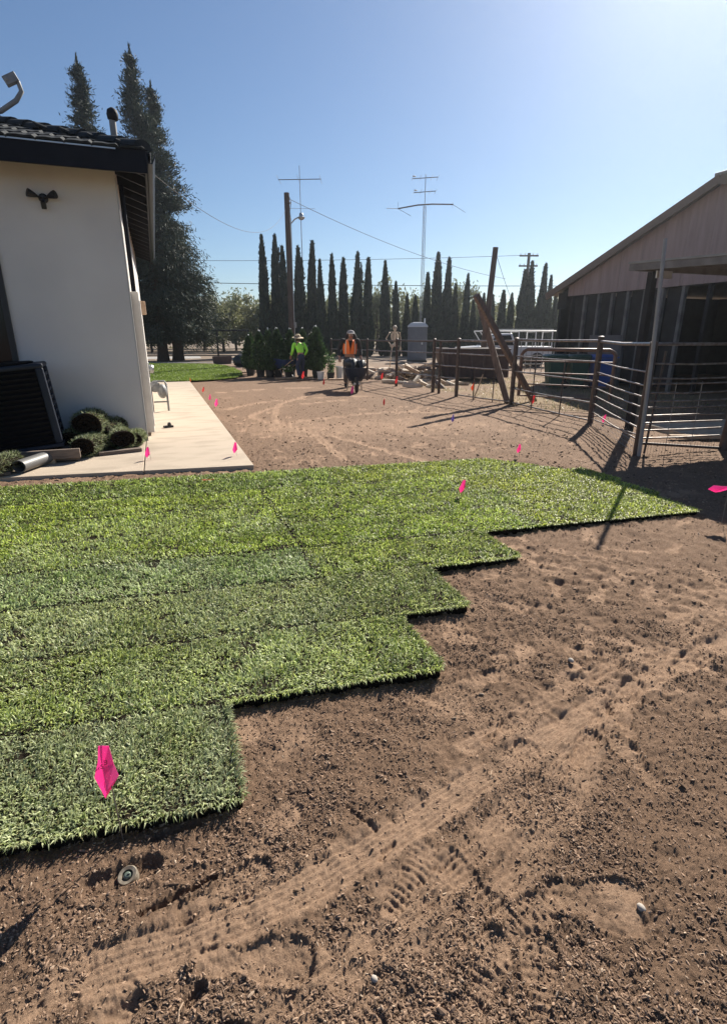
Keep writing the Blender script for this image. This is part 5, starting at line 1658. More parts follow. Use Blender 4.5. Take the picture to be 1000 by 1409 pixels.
# lettering on its sheet: a rough E, an 8-like letter and a scrawl (thin strokes)
lt = MB()
def stroke(pts):
    lt.tube([(x, -.0185 + .10 * abs(x) * 1.0, z) for x, z in pts], .0011, 4)
stroke([(.014, -.042), (.005, -.044)]); stroke([(.014, -.042), (.014, -.056)]); stroke([(.013, -.049), (.006, -.050)]); stroke([(.014, -.056), (.005, -.058)])
stroke([(.001, -.056), (-.006, -.060), (-.003, -.064), (.002, -.062), (.001, -.069), (-.007, -.071)])
stroke([(-.010, -.066), (-.014, -.071), (-.012, -.075)]); stroke([(-.017, -.072), (-.020, -.078)]); stroke([(-.0235, -.077), (-.026, -.083)])
lt.build('lettering', M['ink'], fo)
FL = [
 (2.72, 4.52, .185, .82, 'pink', 'pink flag standing in the middle of the turf', .05, .05),
 (4.50, 6.06, .19, .75, 'pink', 'pink flag in bare soil just beyond the far turf edge', -.4, 0),
 (0.86, 7.29, .19, .95, 'pink', 'pink flag on the near right corner of the concrete path', .1, .05),
 (-.22, 7.45, .17, .85, 'pink', 'pink flag by the joint between path and apron, near the house corner', .5, .05),
 (1.18, 12.85, .22, 1.1, 'pink', 'larger of two close pink flags along the path edge', .2, 0),
 (1.12, 13.9, .22, .85, 'pink', 'smaller of two close pink flags along the path edge', 1.0, 0),
 (1.14, 16.6, .17, .95, 'pink_red', 'coral flag near the far end of the path, leaning in the soil', .6, 0),
 (1.02, 20.6, .16, .9, 'orange_flag', 'orange flag at the far corner of the path by the lawn', -.8, 0),
 (4.83, 11.79, .20, 1.0, 'pink_red', 'faded coral flag alone in the middle of the dirt yard', 1.3, 0),
 (5.11, 9.02, .19, .95, 'purple', 'pale violet flag in the dirt near the timber shadow', 1.0, 0),
 (7.72, 7.95, .19, .95, 'pink', 'coral pink flag behind the rails by the thick fence post', .0, 0),
 (8.36, 10.95, .23, 1.3, 'pink_red', 'coral flag at the foot of the crossed timbers', .2, 0),
 (4.85, 19.5, .36, 1.6, 'pink_red', 'pink flag at the feet of the worker in lime', .2, 0),
 (5.02, 17.4, .24, 1.2, 'pink_red', 'thin coral flag on the ground between the two workers', 1.2, 0),
 (5.03, 14.60, .24, 1.35, 'pink', 'bright pink flag beside the wheel of the navy wheelbarrow', .5, 0),
 (7.55, 18.6, .30, 1.4, 'pink_red', 'coral flag at the fence foot in front of the firewood', .3, 0),
 (7.15, 16.3, .34, 1.4, 'pink_red', 'coral flag tied low beside the fence post near the skeleton', .3, 0),
 (8.35, 13.6, .34, 1.5, 'orange_flag', 'dull orange flag behind the fence in front of the dumpster', .5, 0),
]
for i, (x, y, h, s, m, lab, rz, z0) in enumerate(FL):
    marker_flag(x, y, h, s, M[m], lab, HD + rz, (random.uniform(-.03, .03), random.uniform(-.02, .02)), z0, 20 + i)
_, fo2 = marker_flag(4.53, 3.13, .345, .95, M['pink'], 'bright pink flag blown sideways at the right picture edge by the shelter shadow', HD, (.0, .0), 0, 91)
fo2.rotation_euler = (R(10), R(72), 0)
# one lying flat on the turf
t = thing('marker_flag', 'coral flag lying flat on the turf by the front edge of the path', 'marker flag', (0.32, 6.05, .055), R(30), 'irrigation marker flags stuck around the yard')
f = flag_mesh(M['pink_red'], 1.0, 77).build('flag', M['pink_red'], t, (0, 0, .012), (R(-80), 0, R(70)))
MB().tube([(0, 0, .006), (.18, .1, .01)], .0016, 6).build('stake', M['wire'], t)

# ------------------------------------------------------------------ sprinkler head and pale stones
spk = thing('sprinkler_head', 'round pop-up sprinkler head set in a small pit in the soil', 'sprinkler', (-0.262, 1.425, -.016), rot=(R(12), R(-8), 0))
spk.scale = (.9, .9, .9)
MB().lathe([(.019, .004), (.0195, .012), (.030, .014), (.0335, .010), (.034, .0), (.030, -.06), (.015, -.06)], (0, 0, 0), 26).build('cap_ring', M['capring'], spk, smooth=True)
MB().lathe([(.0185, .0), (.0185, .006), (.016, .007), (.0155, .003)], (0, 0, 0), 20).build('seal', M['rubber'], spk)
MB().lathe([(.012, .0), (.012, .013), (.009, .016), (.004, .016)], (0, 0, 0), 16).build('nozzle', M['brass'], spk, smooth=True)
MB().box((0.006, -.001, .017), (.010, .0025, .002)).build('slot', M['abs'], spk)
ST = [(1.83, 1.88, .017, 'pale round pebble on the bare soil right of the turf steps'), (0.355, 0.885, .011, 'small white pebble at the bottom edge of the picture'), (1.155, 0.785, .014, 'pale grey pebble in the crumbly soil at the right')]
for x, y, r, lab in ST:
    tag(MB().ball((0, 0, 0), (r, r * .75, r * .6), 12, 8, .06).build('pebble', M['stone'], None, (x, y, r * .45), (0, 0, random.random() * 3), smooth=True), lab, 'pebble')
TW = [((1.02, 1.36), (.055, 58), 'curved dry straw lying across the tyre track'), ((1.22, .62), (.06, -30), 'thin straw stalk in the crumbs at lower right'), ((-.12, .98), (.04, 70), 'tiny upright straw near the boot print')]
for (x, y), (L, a, ), lab in TW:
    tag(MB().tube([(-L / 2, 0, 0), (0, L * .1, .006), (L / 2, 0, .002)], .0016, 5).build('straw', M['wood_pale'], None, (x, y, .008), (0, 0, R(a))), lab, 'straw')
# dry grass tufts beyond the fence
def dry_grass():
    n = 5200
    x = RNG.uniform(7.8, 13.5, n); y = RNG.uniform(8.5, 19, n)
    k = fbm(x, y, .8, 3, 131) + .15 > 0
    x, y = x[k], y[k]
    n = len(x)
    z, _ = soil_fields(x, y)
    base = np.array([[.36, .28, .14]]) * RNG.uniform(.6, 1.2, (n, 1))
    gk = RNG.random(n) < .22
    base[gk] = np.array([.12, .16, .05])
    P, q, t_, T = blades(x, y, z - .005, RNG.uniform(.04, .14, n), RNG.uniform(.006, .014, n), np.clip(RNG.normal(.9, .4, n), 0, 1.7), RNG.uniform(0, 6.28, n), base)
    o = link('dry_grass', np_mesh('dry_grass', P, [q, t_], M['grass'], T))
    tag(o, 'sparse straw coloured grass on the ground behind the pipe fence', 'dry grass', kind='stuff')
dry_grass()

# ------------------------------------------------------------------ far lawn, road, far fence
lawn_poly = [(-9, 20.75), (-.3, 20.75), (1.0, 20.7), (2.0, 21.0), (2.75, 21.7), (3.2, 23.0), (3.45, 25), (3.5, 28), (3.4, 30.5), (2.9, 32.3), (1.8, 33.2), (-.5, 34.5), (-9, 36.5)]
def in_poly(x, y, poly):
    c = np.zeros(x.shape, bool)
    j = len(poly) - 1
    for i in range(len(poly)):
        xi, yi = poly[i]; xj, yj = poly[j]
        t = ((yi > y) != (yj > y)) & (x < (xj - xi) * (y - yi) / (yj - yi + 1e-12) + xi)
        c ^= t
        j = i
    return c
lw = tag(MB().prism(lawn_poly, -.05, .035).build('lawn', M['sodsoil']), kind='structure')
def lawn_grass():
    n = 150000
    y = 20.7 + (36.5 - 20.7) * RNG.random(n) ** 1.3
    x = RNG.uniform(-7, 3.6, n)
    k = in_poly(x, y, lawn_poly)
    x, y = x[k], y[k]
    n = len(x)
    g = RNG.random(n)
    base = np.array([[.13, .20, .03]]) * (1 - g[:, None]) + np.array([[.24, .32, .06]]) * g[:, None]
    base *= (1 + .25 * fbm(x, y * .6, .7, 3, 501)[:, None])
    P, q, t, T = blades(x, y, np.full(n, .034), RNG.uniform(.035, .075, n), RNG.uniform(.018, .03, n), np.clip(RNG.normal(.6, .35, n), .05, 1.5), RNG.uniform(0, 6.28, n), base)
    o = link('grass_blades', np_mesh('grass_blades', P, [q, t], M['grass'], T), lw)
    o['kind'] = 'stuff'
lawn_grass()
tag(MB().prism([(-40, 40.3), (3.0, 42.2), (3.2, 46.8), (-40, 46.0)], -.1, -.002).build('road', M['road']), kind='structure')
tag(MB().prism([(-1.2, 35.6), (4.6, 34.6), (4.7, 35.1), (-1.2, 36.1)], -.1, .03).build('kerb', M['road']), kind='structure')
ff = thing('pipe_rail_fence', 'dark pipe rail fence behind the lawn and the big conifers', 'fence', (0, 0, 0))
fpts = [(-4.5, 41.2), (-1.4, 40.4), (1.2, 39.8), (3.9, 39.05), (5.9, 38.4)]
for (x, y) in fpts:
    MB().tube([(x, y, -.1), (x, y, 1.92)], .06, 10).build('post', M['black'], ff)
for i in range(len(fpts) - 1):
    a, b = fpts[i], fpts[i + 1]
    for z, r in ((1.9, .05), (.28, .035), (1.1, .012)):
        MB().tube([(a[0], a[1], z), (b[0], b[1], z)], r, 8).build('rail', M['black'], ff)
tr = thing('planter_trough', 'low dark planter trough at the far end of the lawn', 'planter', (3.55, 33.6, 0), R(-6))
MB().loft([ring4(-.50, .50, -.22, .22, .0), ring4(-.56, .56, -.26, .26, .42), ring4(-.52, .52, -.22, .22, .42), ring4(-.48, .48, -.19, .19, .32)]).build('box', M['bin_brown'], tr, bevel=.01)
MB().box((0, 0, .33), (.94, .36, .03)).build('soil', M['turfback'], tr)
mb = MB().ball((0, 0, .28), (.62, .48, .38), 18, 12, .07)
tag(mb.build('bag_pile', M['bag'], None, (4.35, 30.4, 0), (0, 0, .4), smooth=True), 'dark bagged mound beside the trough at the end of the lawn', 'bag')

# ------------------------------------------------------------------ trees
def leaf_quads(C, Nrm, L, W, tint):
    """one pointed quad per leaf: centre, axis, length, width"""
    n = len(C)
    A = Nrm / (np.linalg.norm(Nrm, axis=1)[:, None] + 1e-9)
    Rn = RNG.normal(0, 1, (n, 3))
    S = np.cross(A, Rn); S /= (np.linalg.norm(S, axis=1)[:, None] + 1e-9)
    V = np.stack([C - A * L[:, None] / 2, C + S * W[:, None] / 2, C + A * L[:, None] / 2, C - S * W[:, None] / 2], 1).reshape(-1, 3)
    F = np.arange(4 * n).reshape(-1, 4)
    return V, F, np.repeat(tint, 4, axis=0)

def conifer(loc, h, rmax, label, seed, zlow=1.6):
    t = thing('conifer_tree', label, 'tree', loc, 0, 'tall conifers behind the house')
    rg = random.Random(seed)
    tk = MB().tube([(0, 0, -.2), (.03, 0, .6), (.0, .05, h * .4), (0, 0, h * .8), (0, 0, h * .97)], [.46, .34, .22, .09, .02], 10)
    tk.build('trunk', M['bark'], t, smooth=True)
    br = MB()
    C, N, L, W = [], [], [], []
    z = zlow
    while z < h * .985:
        f = (z - zlow) / (h - zlow)
        nb = 7 if f < .6 else 5
        for k in range(nb):
            a = rg.uniform(0, 2 * PI)
            prof = (1 - f) ** .92 * (0.72 + .28 * min(1, f * 7))
            ln = rmax * prof * rg.uniform(.45, 1.22) + .04
            droop = .30 if f < .5 else -.9 * (f - .45)
            tip = np.array([ln * math.cos(a), ln * math.sin(a), -droop * ln * rg.uniform(.4, 1.2)])
            if f < .92 and k % 2 == 0:
                br.tube([(0, 0, z), (tip[0] * .5, tip[1] * .5, z + tip[2] * .35 + .08), (tip[0] * .92, tip[1] * .92, z + tip[2])], [.035 * (1 - f) + .012, .022, .006], 4, False)
            m = int(44 + ln * 78)
            s = RNG.random(m) ** .62
            base = np.array([0, 0, z]) + tip[None, :] * s[:, None] + np.stack([np.zeros(m), np.zeros(m), .12 * np.sin(s * PI)], 1)
            spread = (.10 + .20 * ln / 3) * (.5 + s)
            off = RNG.normal(0, 1, (m, 3)) * spread[:, None] * np.array([[1, 1, .55]])
            C.append(base + off)
            out = tip / (np.linalg.norm(tip) + 1e-9)
            N.append(out[None, :] * .8 + RNG.normal(0, .55, (m, 3)) + np.array([[0, 0, -.35 if f < .6 else .35]]))
            L.append(RNG.uniform(.16, .46, m) * (1 - .25 * f)); W.append(RNG.uniform(.03, .07, m))
        z += rg.uniform(.20, .34) * (1 if f < .7 else .8)
    br.build('limbs', M['bark'], t)
    m = 420
    g_ = RNG.random(m)
    C.append(np.stack([RNG.normal(0, 1, m) * .16 * (1 - g_) + .02, RNG.normal(0, 1, m) * .16 * (1 - g_), h * (.88 + .14 * g_)], 1))
    N.append(np.stack([RNG.normal(0, .35, m), RNG.normal(0, .35, m), np.ones(m)], 1))
    L.append(RNG.uniform(.18, .40, m)); W.append(RNG.uniform(.03, .06, m))
    C, N, L, W = np.concatenate(C), np.concatenate(N), np.concatenate(L), np.concatenate(W)
    tint = np.repeat(RNG.uniform(.75, 1.3, (len(C), 1)), 3, axis=1)
    V, F, T = leaf_quads(C, N, L, W, tint)
    link('crown', np_mesh('crown', V, F, M['conifer'], T), t)
    return t
conifer((0.35, 38.3, 0), 16.4, 3.2, 'tallest conifer behind the house, with the left of the two visible trunks', 1)
conifer((1.30, 39.2, 0), 15.2, 3.1, 'wide conifer behind the house, with the right-hand trunk and lower tip', 2)
conifer((-2.5, 40.3, 0), 16.4, 2.6, 'conifer whose tip alone rises over the house roof on the left', 3, 3.0)

def cypress_mesh(seed, h=8.0, r=.40):
    rg = np.random.default_rng(seed)
    n = 3600
    f = rg.random(n) ** .9
    ph = rg.uniform(0, 2 * PI, n)
    lump = 1 + .16 * np.sin(ph * 2 + f * 9 + seed) + .10 * np.sin(ph * 3 - f * 17)
    prof = np.where(f < .10, .72 + 2.6 * f, np.clip((1 - f) / .9, 0, 1) ** .72 * 1.02)
    rad = r * prof * lump * (.80 + .28 * rg.random(n))
    C = np.stack([rad * np.cos(ph), rad * np.sin(ph), f * h], 1)
    N = np.stack([.28 * np.cos(ph), .28 * np.sin(ph), np.ones(n)], 1) + rg.normal(0, .22, (n, 3))
    L, W = rg.uniform(.22, .5, n), rg.uniform(.06, .13, n)
    tint = np.repeat(rg.uniform(.7, 1.35, (n, 1)), 3, axis=1)
    V, F, T = leaf_quads(C, N, L, W, tint)
    # second leader tip on some trees
    if seed % 2:
        m = 160
        g = rg.random(m)
        C2 = np.stack([r * .55 + rg.normal(0, .07, m) * (1 - g), rg.normal(0, .07, m) * (1 - g), h * (.72 + .18 * g)], 1)
        V2, F2, T2 = leaf_quads(C2, np.stack([np.zeros(m), np.zeros(m), np.ones(m)], 1) + rg.normal(0, .2, (m, 3)), rg.uniform(.2, .4, m), rg.uniform(.05, .1, m), np.ones((m, 3)))
        F = np.vstack([F, F2 + len(V)]); V = np.vstack([V, V2]); T = np.vstack([T, T2])
    # solid core added to block light inside the crown, tinted darker
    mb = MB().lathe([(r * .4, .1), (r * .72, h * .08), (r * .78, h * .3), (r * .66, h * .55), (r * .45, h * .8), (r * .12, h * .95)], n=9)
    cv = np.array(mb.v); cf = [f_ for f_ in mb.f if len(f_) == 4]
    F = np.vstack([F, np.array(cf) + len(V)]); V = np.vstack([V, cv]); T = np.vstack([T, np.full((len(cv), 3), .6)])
    return np_mesh('crown', V, F, M['cypress'], T)
CYM = [cypress_mesh(s) for s in range(5)]
trunk_me = None
CY = [(8.24, 44.64, 8.52, 0.41), (9.1, 44.65, 8.62, 0.41), (9.86, 44.18, 7.8, 0.38), (10.91, 44.05, 7.83, 0.41), (11.65, 43.8, 8.14, 0.41), (12.3, 42.96, 6.86, 0.35), (13.11, 42.61, 7.21, 0.35), (14.14, 43.11, 7.06, 0.35), (14.89, 42.22, 7.39, 0.38), (15.68, 41.9, 6.98, 0.35), (17.34, 42.1, 6.87, 0.35), (17.95, 41.31, 5.37, 0.28), (18.86, 41.37, 4.46, 0.26), (19.35, 40.81, 4.38, 0.26), (20.26, 40.64, 6.01, 0.32), (20.72, 39.95, 7.32, 0.38), (21.64, 40.13, 7.03, 0.35), (22.41, 40.09, 5.25, 0.32), (23.0, 39.51, 5.9, 0.32), (23.75, 39.47, 4.08, 0.26), (24.37, 39.16, 4.55, 0.26), (24.73, 38.38, 4.41, 0.26), (25.79, 38.74, 4.77, 0.29), (26.4, 38.33, 4.55, 0.29), (27.03, 37.79, 6.18, 0.35), (27.44, 37.35, 6.71, 0.35), (28.76, 37.76, 6.65, 0.35), (29.06, 37.23, 5.79, 0.32), (29.77, 37.23, 4.61, 0.26)]
ORD = ['first', 'second', 'third', 'fourth', 'fifth', 'sixth', 'seventh', 'eighth', 'ninth', 'tenth', 'eleventh', 'twelfth', 'thirteenth', 'fourteenth', 'fifteenth', 'sixteenth']
for i, (x, y, h, r) in enumerate(CY):
    if i < 16: lab = 'narrow dark cypress, %s from the left end of the row' % ORD[i]
    else: lab = 'narrow dark cypress, %s from the barn end of the row' % ORD[len(CY) - 1 - i]
    t = thing('cypress_tree', lab, 'tree', (x, y, 0), random.uniform(0, 6.28), 'row of Italian cypresses across the back')
    t.rotation_euler = (random.gauss(0, .012), random.gauss(0, .012), random.uniform(0, 6.28))
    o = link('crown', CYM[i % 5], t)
    kx = random.uniform(1.28, 1.6)
    o.scale = (r / .40 * kx, r / .40 * kx * random.uniform(.9, 1.1), (h + .12) / 8.0)
    if trunk_me is None:
        trunk_me = MB().tube([(0, 0, -.1), (0, 0, 1.2)], [.11, .08], 8).build('trunk', M['bark'], t).data
    else:
        link('trunk', trunk_me, t)

def orchard_mesh(seed, n=3600, r=2.5, h=5.4):
    rg = np.random.default_rng(seed)
    nb = 34
    bc = np.stack([rg.normal(0, r * .48, nb), rg.normal(0, r * .48, nb), rg.uniform(h * .20, h * .93, nb)], 1)
    br = rg.uniform(.45, .95, nb)
    k = rg.integers(0, nb, n)
    d = rg.normal(0, 1, (n, 3)); d /= np.linalg.norm(d, axis=1)[:, None]
    C = bc[k] + d * (br[k] * rg.random(n) ** .45)[:, None]
    # upright wands on top
    m = 260
    kk = rg.integers(0, nb, m)
    C2 = bc[kk] + np.stack([rg.normal(0, .25, m), rg.normal(0, .25, m), rg.uniform(.3, 1.3, m)], 1)
    C = np.vstack([C, C2])
    N = rg.normal(0, 1, C.shape) + np.array([[0, 0, .8]])
    L, W = rg.uniform(.22, .5, len(C)), rg.uniform(.08, .18, len(C))
    tint = np.repeat(rg.uniform(.65, 1.35, (len(C), 1)), 3, axis=1)
    V, F, T = leaf_quads(C, N, L, W, tint)
    return np_mesh('crown', V, F, M['orchard'], T)
OM = [orchard_mesh(40 + s) for s in range(4)]
otr = MB().tube([(0, 0, -.1), (.05, 0, 1.0), (.1, .1, 1.7)], [.16, .13, .10], 8)
otr.tube([(.08, .08, 1.5), (.7, .2, 2.7)], [.08, .04], 6).tube([(.08, .08, 1.5), (-.6, .3, 2.9)], [.08, .04], 6).tube([(.08, .08, 1.6), (.1, -.6, 3.1)], [.07, .03], 6)
otm = None
og = 'pale green orchard trees along the far edge of the fields'
for row in range(2):
    for k in range(19):
        X = -12 + k * 3.7 + row * 1.8 + random.uniform(-.5, .5)
        Y = 62 - k * .95 + row * 6.0 + random.uniform(-.6, .6)
        t = thing('orchard_tree', 'olive green orchard tree in the far row beyond the road and the cypresses', 'tree', (X, Y, 0), random.uniform(0, 6.28), og)
        s = random.uniform(.85, 1.12)
        t.scale = (s, s, s * random.uniform(.9, 1.1))
        link('crown', OM[k % 4], t)
        if otm is None:
            otm = otr.build('trunk', M['bark'], t).data
        else:
            link('trunk', otm, t)
# the wood behind reads as one mass
mass = MB()
C, N = [], []
for k in range(46):
    X = -45 + k * 3.4; Y = 88 - k * .95 + random.uniform(-2, 2)
    m = 420
    d = RNG.normal(0, 1, (m, 3)); d /= np.linalg.norm(d, axis=1)[:, None]
    C.append(np.array([[X, Y, 3.0]]) + d * np.array([[2.8, 2.2, 3.0 + random.uniform(-.3, .5)]]) * (RNG.random((m, 1)) ** .4))
C = np.concatenate(C)
V, F, T = leaf_quads(C, RNG.normal(0, 1, C.shape), RNG.uniform(.5, 1.0, len(C)), RNG.uniform(.25, .5, len(C)), np.repeat(RNG.uniform(.65, 1.3, (len(C), 1)), 3, axis=1))
tag(link('orchard', np_mesh('orchard', V, F, M['orchard'], T)), 'hazy olive green orchard forming the skyline behind everything', 'orchard', kind='stuff')

# young potted arborvitae in a row
def arbor_mesh(seed):
    rg = np.random.default_rng(seed)
    n = 3000
    f = rg.random(n)
    ph = rg.uniform(0, 2 * PI, n)
    prof = np.clip(np.minimum(.55 + f * 1.9, 1.0) * (1 - f) ** .6 * 1.18, 0, 1)
    rad = .34 * prof * (1 + .2 * np.sin(ph * 3 + f * 11 + seed) + .15 * np.sin(ph * 5 - f * 23)) * rg.random(n) ** .45
    C = np.stack([rad * np.cos(ph), rad * np.sin(ph), .30 + f * 1.42], 1)
    N = np.stack([.5 * np.cos(ph), .5 * np.sin(ph), np.ones(n)], 1) + rg.normal(0, .3, (n, 3))
    V, F, T = leaf_quads(C, N, rg.uniform(.06, .15, n), rg.uniform(.025, .055, n), np.repeat(rg.uniform(.6, 1.4, (n, 1)), 3, axis=1))
    return np_mesh('foliage', V, F, M['arbor'], T)
ABM = [arbor_mesh(60 + s) for s in range(3)]
potm = tagm = None
AB = [(3.80, 22.2, 1.76, 'second of the potted arborvitae from the left, with a white tip tag'), (4.12, 21.95, 1.84, 'third of the potted arborvitae from the left, with a white tip tag'), (4.50, 22.1, 1.86, 'potted arborvitae left of the lime-shirted worker, with a leaning white tag'), (5.02, 22.1, 1.84, 'potted arborvitae directly behind the lime-shirted worker'), (5.40, 21.6, 1.85, 'potted arborvitae just right of the lime-shirted worker'), (5.78, 21.0, 1.92, 'bushiest potted arborvitae, nearest to the white rose bush'), (3.55, 23.2, 1.60, 'dark potted arborvitae at the left end of the row'), (3.75, 24.2, 1.7, 'dark potted arborvitae behind the left end of the row'), (6.0, 21.9, 1.6, 'potted arborvitae half hidden behind the bushiest one')]
for i, (x, y, h, lab) in enumerate(AB):
    t = thing('potted_arborvitae', lab, 'potted tree', (x, y, 0), random.uniform(0, 6), 'potted young arborvitae waiting to be planted')
    s = h / 1.76
    wd = 1.35 if i == 5 else 1.05
    o = link('foliage', ABM[i % 3], t); o.scale = (wd, wd, s)
    if potm is None:
        potm = MB().lathe([(.14, 0), (.17, .26), (.185, .27), (.185, .30), (.165, .30), (.155, .26)], (0, 0, 0), 16).build('pot', M['pot'], t).data
        tagm = MB().box((0, 0, 0), (.09, .03, .10), rotm(0, R(20))).build('tag', M['tag_white'], t, (0.02, 0, h - .02)).data
        MB().tube([(0, 0, .2), (0, 0, 1.3)], .02, 6).build('trunk', M['bark'], t)
    else:
        link('pot', potm, t)
        if i not in (7, 8): link('tag', tagm, t, (random.uniform(-.03, .03), 0, h - .02))
def rose(loc, s, nfl, label):
    t = thing('rose_bush', label, 'bush', loc, 0)
    st = MB()
    tips = []
    for k in range(9):
        a = random.uniform(0, 6.28)
        q = (.28 * s * math.cos(a) * random.uniform(.3, 1), .28 * s * math.sin(a) * random.uniform(.3, 1), s * random.uniform(.55, 1.0))
        st.tube([(0, 0, .2), (q[0] * .4, q[1] * .4, q[2] * .55), q], [.010, .008, .004], 5)
        tips.append(q)
    st.build('stems', M['rose'], t)
    n = 520
    k = RNG.integers(0, len(tips), n)
    P = np.array(tips)[k] * (RNG.uniform(.35, 1.05, n)[:, None]) + RNG.normal(0, .06, (n, 3))
    P[:, 2] = np.maximum(P[:, 2], .22)
    V, F, T = leaf_quads(P, RNG.normal(0, 1, (n, 3)), RNG.uniform(.05, .10, n), RNG.uniform(.03, .055, n), np.ones((n, 3)))
    link('leaves', np_mesh('leaves', V, F, M['rose'], T), t)
    for j in range(nfl):
        q = Vector(tips[j % len(tips)]) * random.uniform(.75, 1.05) + Vector((random.uniform(-.08, .08), random.uniform(-.12, .0), random.uniform(-.05, .05)))
        mb = MB()
        for p in range(6):
            a = p * 1.047
            mb.ball(q + Vector((.030 * math.cos(a), .030 * math.sin(a), .006)), (.030, .030, .014), 7, 5, 0, rotm(.5 * math.sin(a), -.5 * math.cos(a), 0))
        mb.ball(q + Vector((0, 0, .02)), (.024, .024, .022), 7, 5)
        mb.build('flower', M['petal'], t, smooth=True)
    MB().lathe([(.12, 0), (.15, .22), (.155, .24), (.135, .24), (.13, .2)], n=14).build('pot', M['pot'], t)
rose((6.15, 20.35, 0), 1.05, 9, 'rose bush with white blooms at the right end of the potted trees')
rose((4.98, 24.6, 0), .8, 4, 'small pale flowering bush at the left end of the potted trees')
rose((4.75, 21.4, 0), .7, 4, 'low bush with a few pale blooms left of the lime-shirted worker')
for i, (x, y, h, lab) in enumerate(((6.55, 20.5, .42, 'pale round bucket standing right of the rose bush'), (6.75, 20.3, .36, 'short pale bucket beside the worker in orange'), (5.75, 20.35, .26, 'small pale pot at the foot of the bushiest arborvitae'))):
    t = thing('bucket', lab, 'bucket', (x, y, 0))
    MB().lathe([(.11, 0), (.135, h), (.145, h), (.145, h + .02), (.128, h + .02), (.105, .03)], n=16).build('body', M['white_paint'], t, smooth=True)
    MB().tube([(-.14, 0, h - .03), (-.10, -.08, h - .10), (.10, -.08, h - .10), (.14, 0, h - .03)], .004, 5).build('handle', M['wire'], t)

# ------------------------------------------------------------------ poles, antennas, wires
up = thing('light_pole', 'brown wooden power pole with a yard lamp on a bracket arm', 'pole', (7.50, 32.4, 0))
MB().tube([(0, 0, -.2), (0.0, 0, 8.9)], [.19, .145], 12).build('pole', M['pole_wood'], up, smooth=True)
MB().tube([(.10, -.05, 7.35), (.35, -.16, 7.62), (.62, -.25, 7.75)], .035, 8).build('bracket_arm', M['galv'], up, smooth=True)
lm_ = MB().lathe([(.06, .20), (.11, .16), (.12, .02), (.20, -.02), (.20, -.05), (.10, -.14), (.02, -.16)], (.70, -.28, 7.74), 16)
lm_.build('yard_lamp', M['galv'], up, smooth=True)
MB().tube([(.14, -.05, 8.7), (.20, -.10, 8.45), (.12, -.1, 8.0), (.16, -.1, 7.6), (.13, -.1, 2.6), (.13, -.1, 1.0)], .022, 6).build('conduit', M['galv'], up)
MB().box((.17, -.1, 2.15), (.16, .14, .3)).build('junction_box', M['meter'], up, bevel=.02)
MB().lathe([(.03, 0), (.05, .05), (.03, .12)], (.17, -.08, 8.35), 8).build('insulator', M['white_paint'], up)

def antenna1():
    t = thing('tv_antenna', 'thin mast antenna with one long crossbar rising behind the wooden power pole', 'antenna', (12.4, 48.7, 0))
    MB().tube([(0, 0, 0), (0, 0, 14.6)], [.06, .025], 8).build('mast', M['galv'], t)
    ax = Vector((.938, -.345, 0))
    MB().tube([ax * -1.75 + Vector((0, 0, 13.6)), ax * 1.75 + Vector((0, 0, 13.65))], .03, 6).build('boom', M['rust'], t)
    for k in (-1.7, -.1, 1.7):
        p = ax * k + Vector((0, 0, 13.62))
        d_ = Vector((.345, .938, 0)) * 1.3
        MB().tube([p - d_, p + d_], .012, 5).build('element', M['galv'], t)
    MB().tube([ax * -1.2 + Vector((0, 0, 11.55)), ax * 1.2 + Vector((0, 0, 11.5))], .014, 5).build('boom', M['galv'], t)
antenna1()
def antenna2():
    t = thing('radio_tower', 'slender lattice radio tower with three antenna booms, the lowest long and drooping', 'antenna', (22.0, 45.2, 0))
    r = .16
    cs = [Vector((r * math.cos(a), r * math.sin(a), 0)) for a in (0, 2.094, 4.189)]
    for c in cs:
        MB().tube([c, c * .8 + Vector((0, 0, 11.7))], .02, 5).build('leg', M['galv'], t)
    lc = MB()
    z = .2
    k = 0
    while z < 11.5:
        for i in range(3):
            f0, f1 = 1 - .2 * z / 11.7, 1 - .2 * (z + .35) / 11.7
            lc.tube([cs[i] * f0 + Vector((0, 0, z)), cs[(i + 1) % 3] * f1 + Vector((0, 0, z + .35))], .009, 4, False)
        z += .35
    lc.build('lattice', M['galv'], t)
    MB().tube([(0, 0, 11.5), (0, 0, 14.0)], .03, 6).build('mast', M['galv'], t)
    ax = Vector((.938, -.345, 0)); ay = Vector((.345, .938, 0))
    def Z(z): return Vector((0, 0, z))
    MB().tube([ax * -2.2 + Z(11.52), ax * -.6 + Z(11.78), ax * .6 + Z(11.85), ax * 2.35 + Z(11.83)], [.05, .055, .055, .05], 8).build('boom', M['rust'], t, smooth=True)
    MB().tube([ax * -2.2 + Z(11.52), ax * -1.2 + Z(10.8) - ay], .016, 5).build('element', M['galv'], t)
    MB().tube([ax * 2.3 + Z(11.83), ax * 3.2 + Z(11.05) - ay], .016, 5).build('element', M['galv'], t)
    MB().tube([ax * -2.2 + Z(11.52), ax * -3.1 + Z(11.75) + ay], .022, 5).build('element', M['white_paint'], t)
    for k in (-2.2, 2.3):
        MB().tube([ax * k + Z(11.55), ax * k + Z(12.0)], .012, 5).build('element', M['galv'], t)
    for zz, a, b in ((13.75, -1.05, 1.0), (12.75, -.9, .85)):
        MB().tube([ax * a + Z(zz - .07), ax * b + Z(zz + .05)], .03, 6).build('boom', M['rust'], t)
        for k in (a, a * .4, b * .5, b):
            p = ax * k + Z(zz)
            MB().tube([p - ay * .8, p + ay * .8], .012, 5).build('element', M['galv'], t)
        MB().ball(ax * (a + .12) + Z(zz + .10), (.17, .06, .05), 8, 6).build('reflector_tip', M['white_paint'], t)
antenna2()
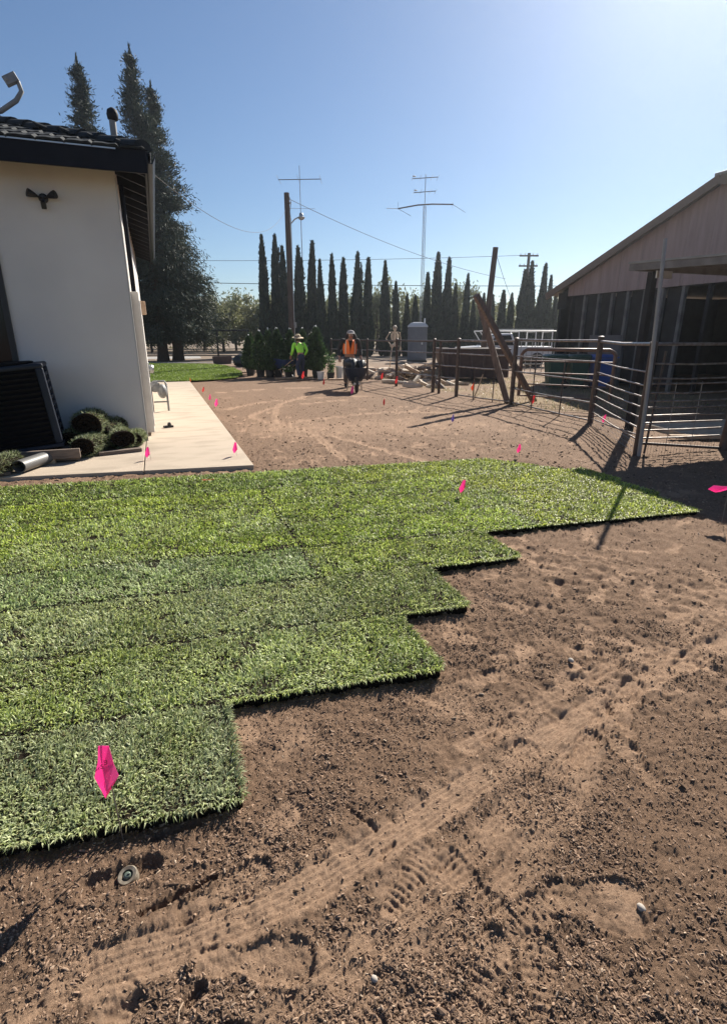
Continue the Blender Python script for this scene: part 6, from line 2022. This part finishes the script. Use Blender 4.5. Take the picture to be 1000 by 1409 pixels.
dp = thing('utility_pole', 'tall leaning plain wooden pole rising behind the crossed timbers', 'pole', (14.1, 22.5, 0))
MB().tube([(0, 0, -.2), (.30, -.1, 5.25)], [.15, .12], 10).build('pole', M['pole_wood'], dp, smooth=True)
u2 = thing('utility_pole', 'far utility pole with two crossarms above the cypresses near the barn', 'pole', (36.45, 50.5, 0))
MB().tube([(0, 0, -.2), (0, 0, 9.5)], [.2, .15], 10).build('pole', M['pole_wood'], u2, smooth=True)
for z in (9.25, 8.3):
    MB().beam((-.9, .33, z), (.9, -.33, z), .12, .14).build('crossarm', M['pole_wood'], u2)
    for k in (-.85, -.4, .4, .85):
        MB().lathe([(.03, 0), (.05, .08), (.03, .16)], (k * .94, -k * .345, z + .07), 8).build('insulator', M['white_paint'], u2)
def wire(p, q, sag, r, label, m='rubber', n=24):
    p, q = Vector(p), Vector(q)
    pts = []
    for i in range(n + 1):
        f = i / n
        a = p.lerp(q, f); a.z -= sag * 4 * f * (1 - f)
        pts.append(a)
    tag(MB().tube(pts, r, 5).build('overhead_wire', M[m], smooth=True), label, 'wire', 'overhead wires crossing the yard')
wire((EU + .02, 9.1, 3.78), (7.42, 32.35, 8.1), 0.95, .0055, 'service wire drooping from the house eave to the wooden power pole', 'rubber')
wire((7.6, 32.3, 8.6), (27.5, 41.0, 6.0), .5, .014, 'wire running from the wooden power pole down to the right over the cypresses')
wire((-30, 66, 7.0), (40, 49, 6.4), .35, .03, 'lower long distant wire crossing behind the cypresses')
wire((36.4, 50.4, 9.3), (-30, 74, 9.6), .7, .02, 'upper long distant wire from the far utility pole')
wire((14.4, 22.4, 5.1), (22.0, 30.5, 2.4), .3, .010, 'slack guy wire falling from the leaning plain pole')

hz = MB().box((0, 0, 9.5), (2200, 2200, 22))  # volume added to imitate veiling glare towards the sun
hzm = bpy.data.materials.new('glare_veil')
hzm.use_nodes = True
hn = hzm.node_tree
hn.nodes.remove(hn.nodes['Principled BSDF'])
pv_ = hn.nodes.new('ShaderNodeVolumePrincipled')
pv_.inputs['Color'].default_value = (0.86, 0.92, 1.0, 1)
pv_.inputs['Density'].default_value = GLARE_VEIL
pv_.inputs['Anisotropy'].default_value = 0.8
hn.links.new(pv_.outputs[0], hn.nodes['Material Output'].inputs['Volume'])
tag(hz.build('glare_veil', hzm), kind='stuff')
hzm.cycles.homogeneous_volume = True

# tidy: drop empty label keys on setting empties
for o in SC.objects:
    for k in ('label', 'category', 'group', 'kind'):
        if k in o.keys() and not o[k]:
            del o[k]
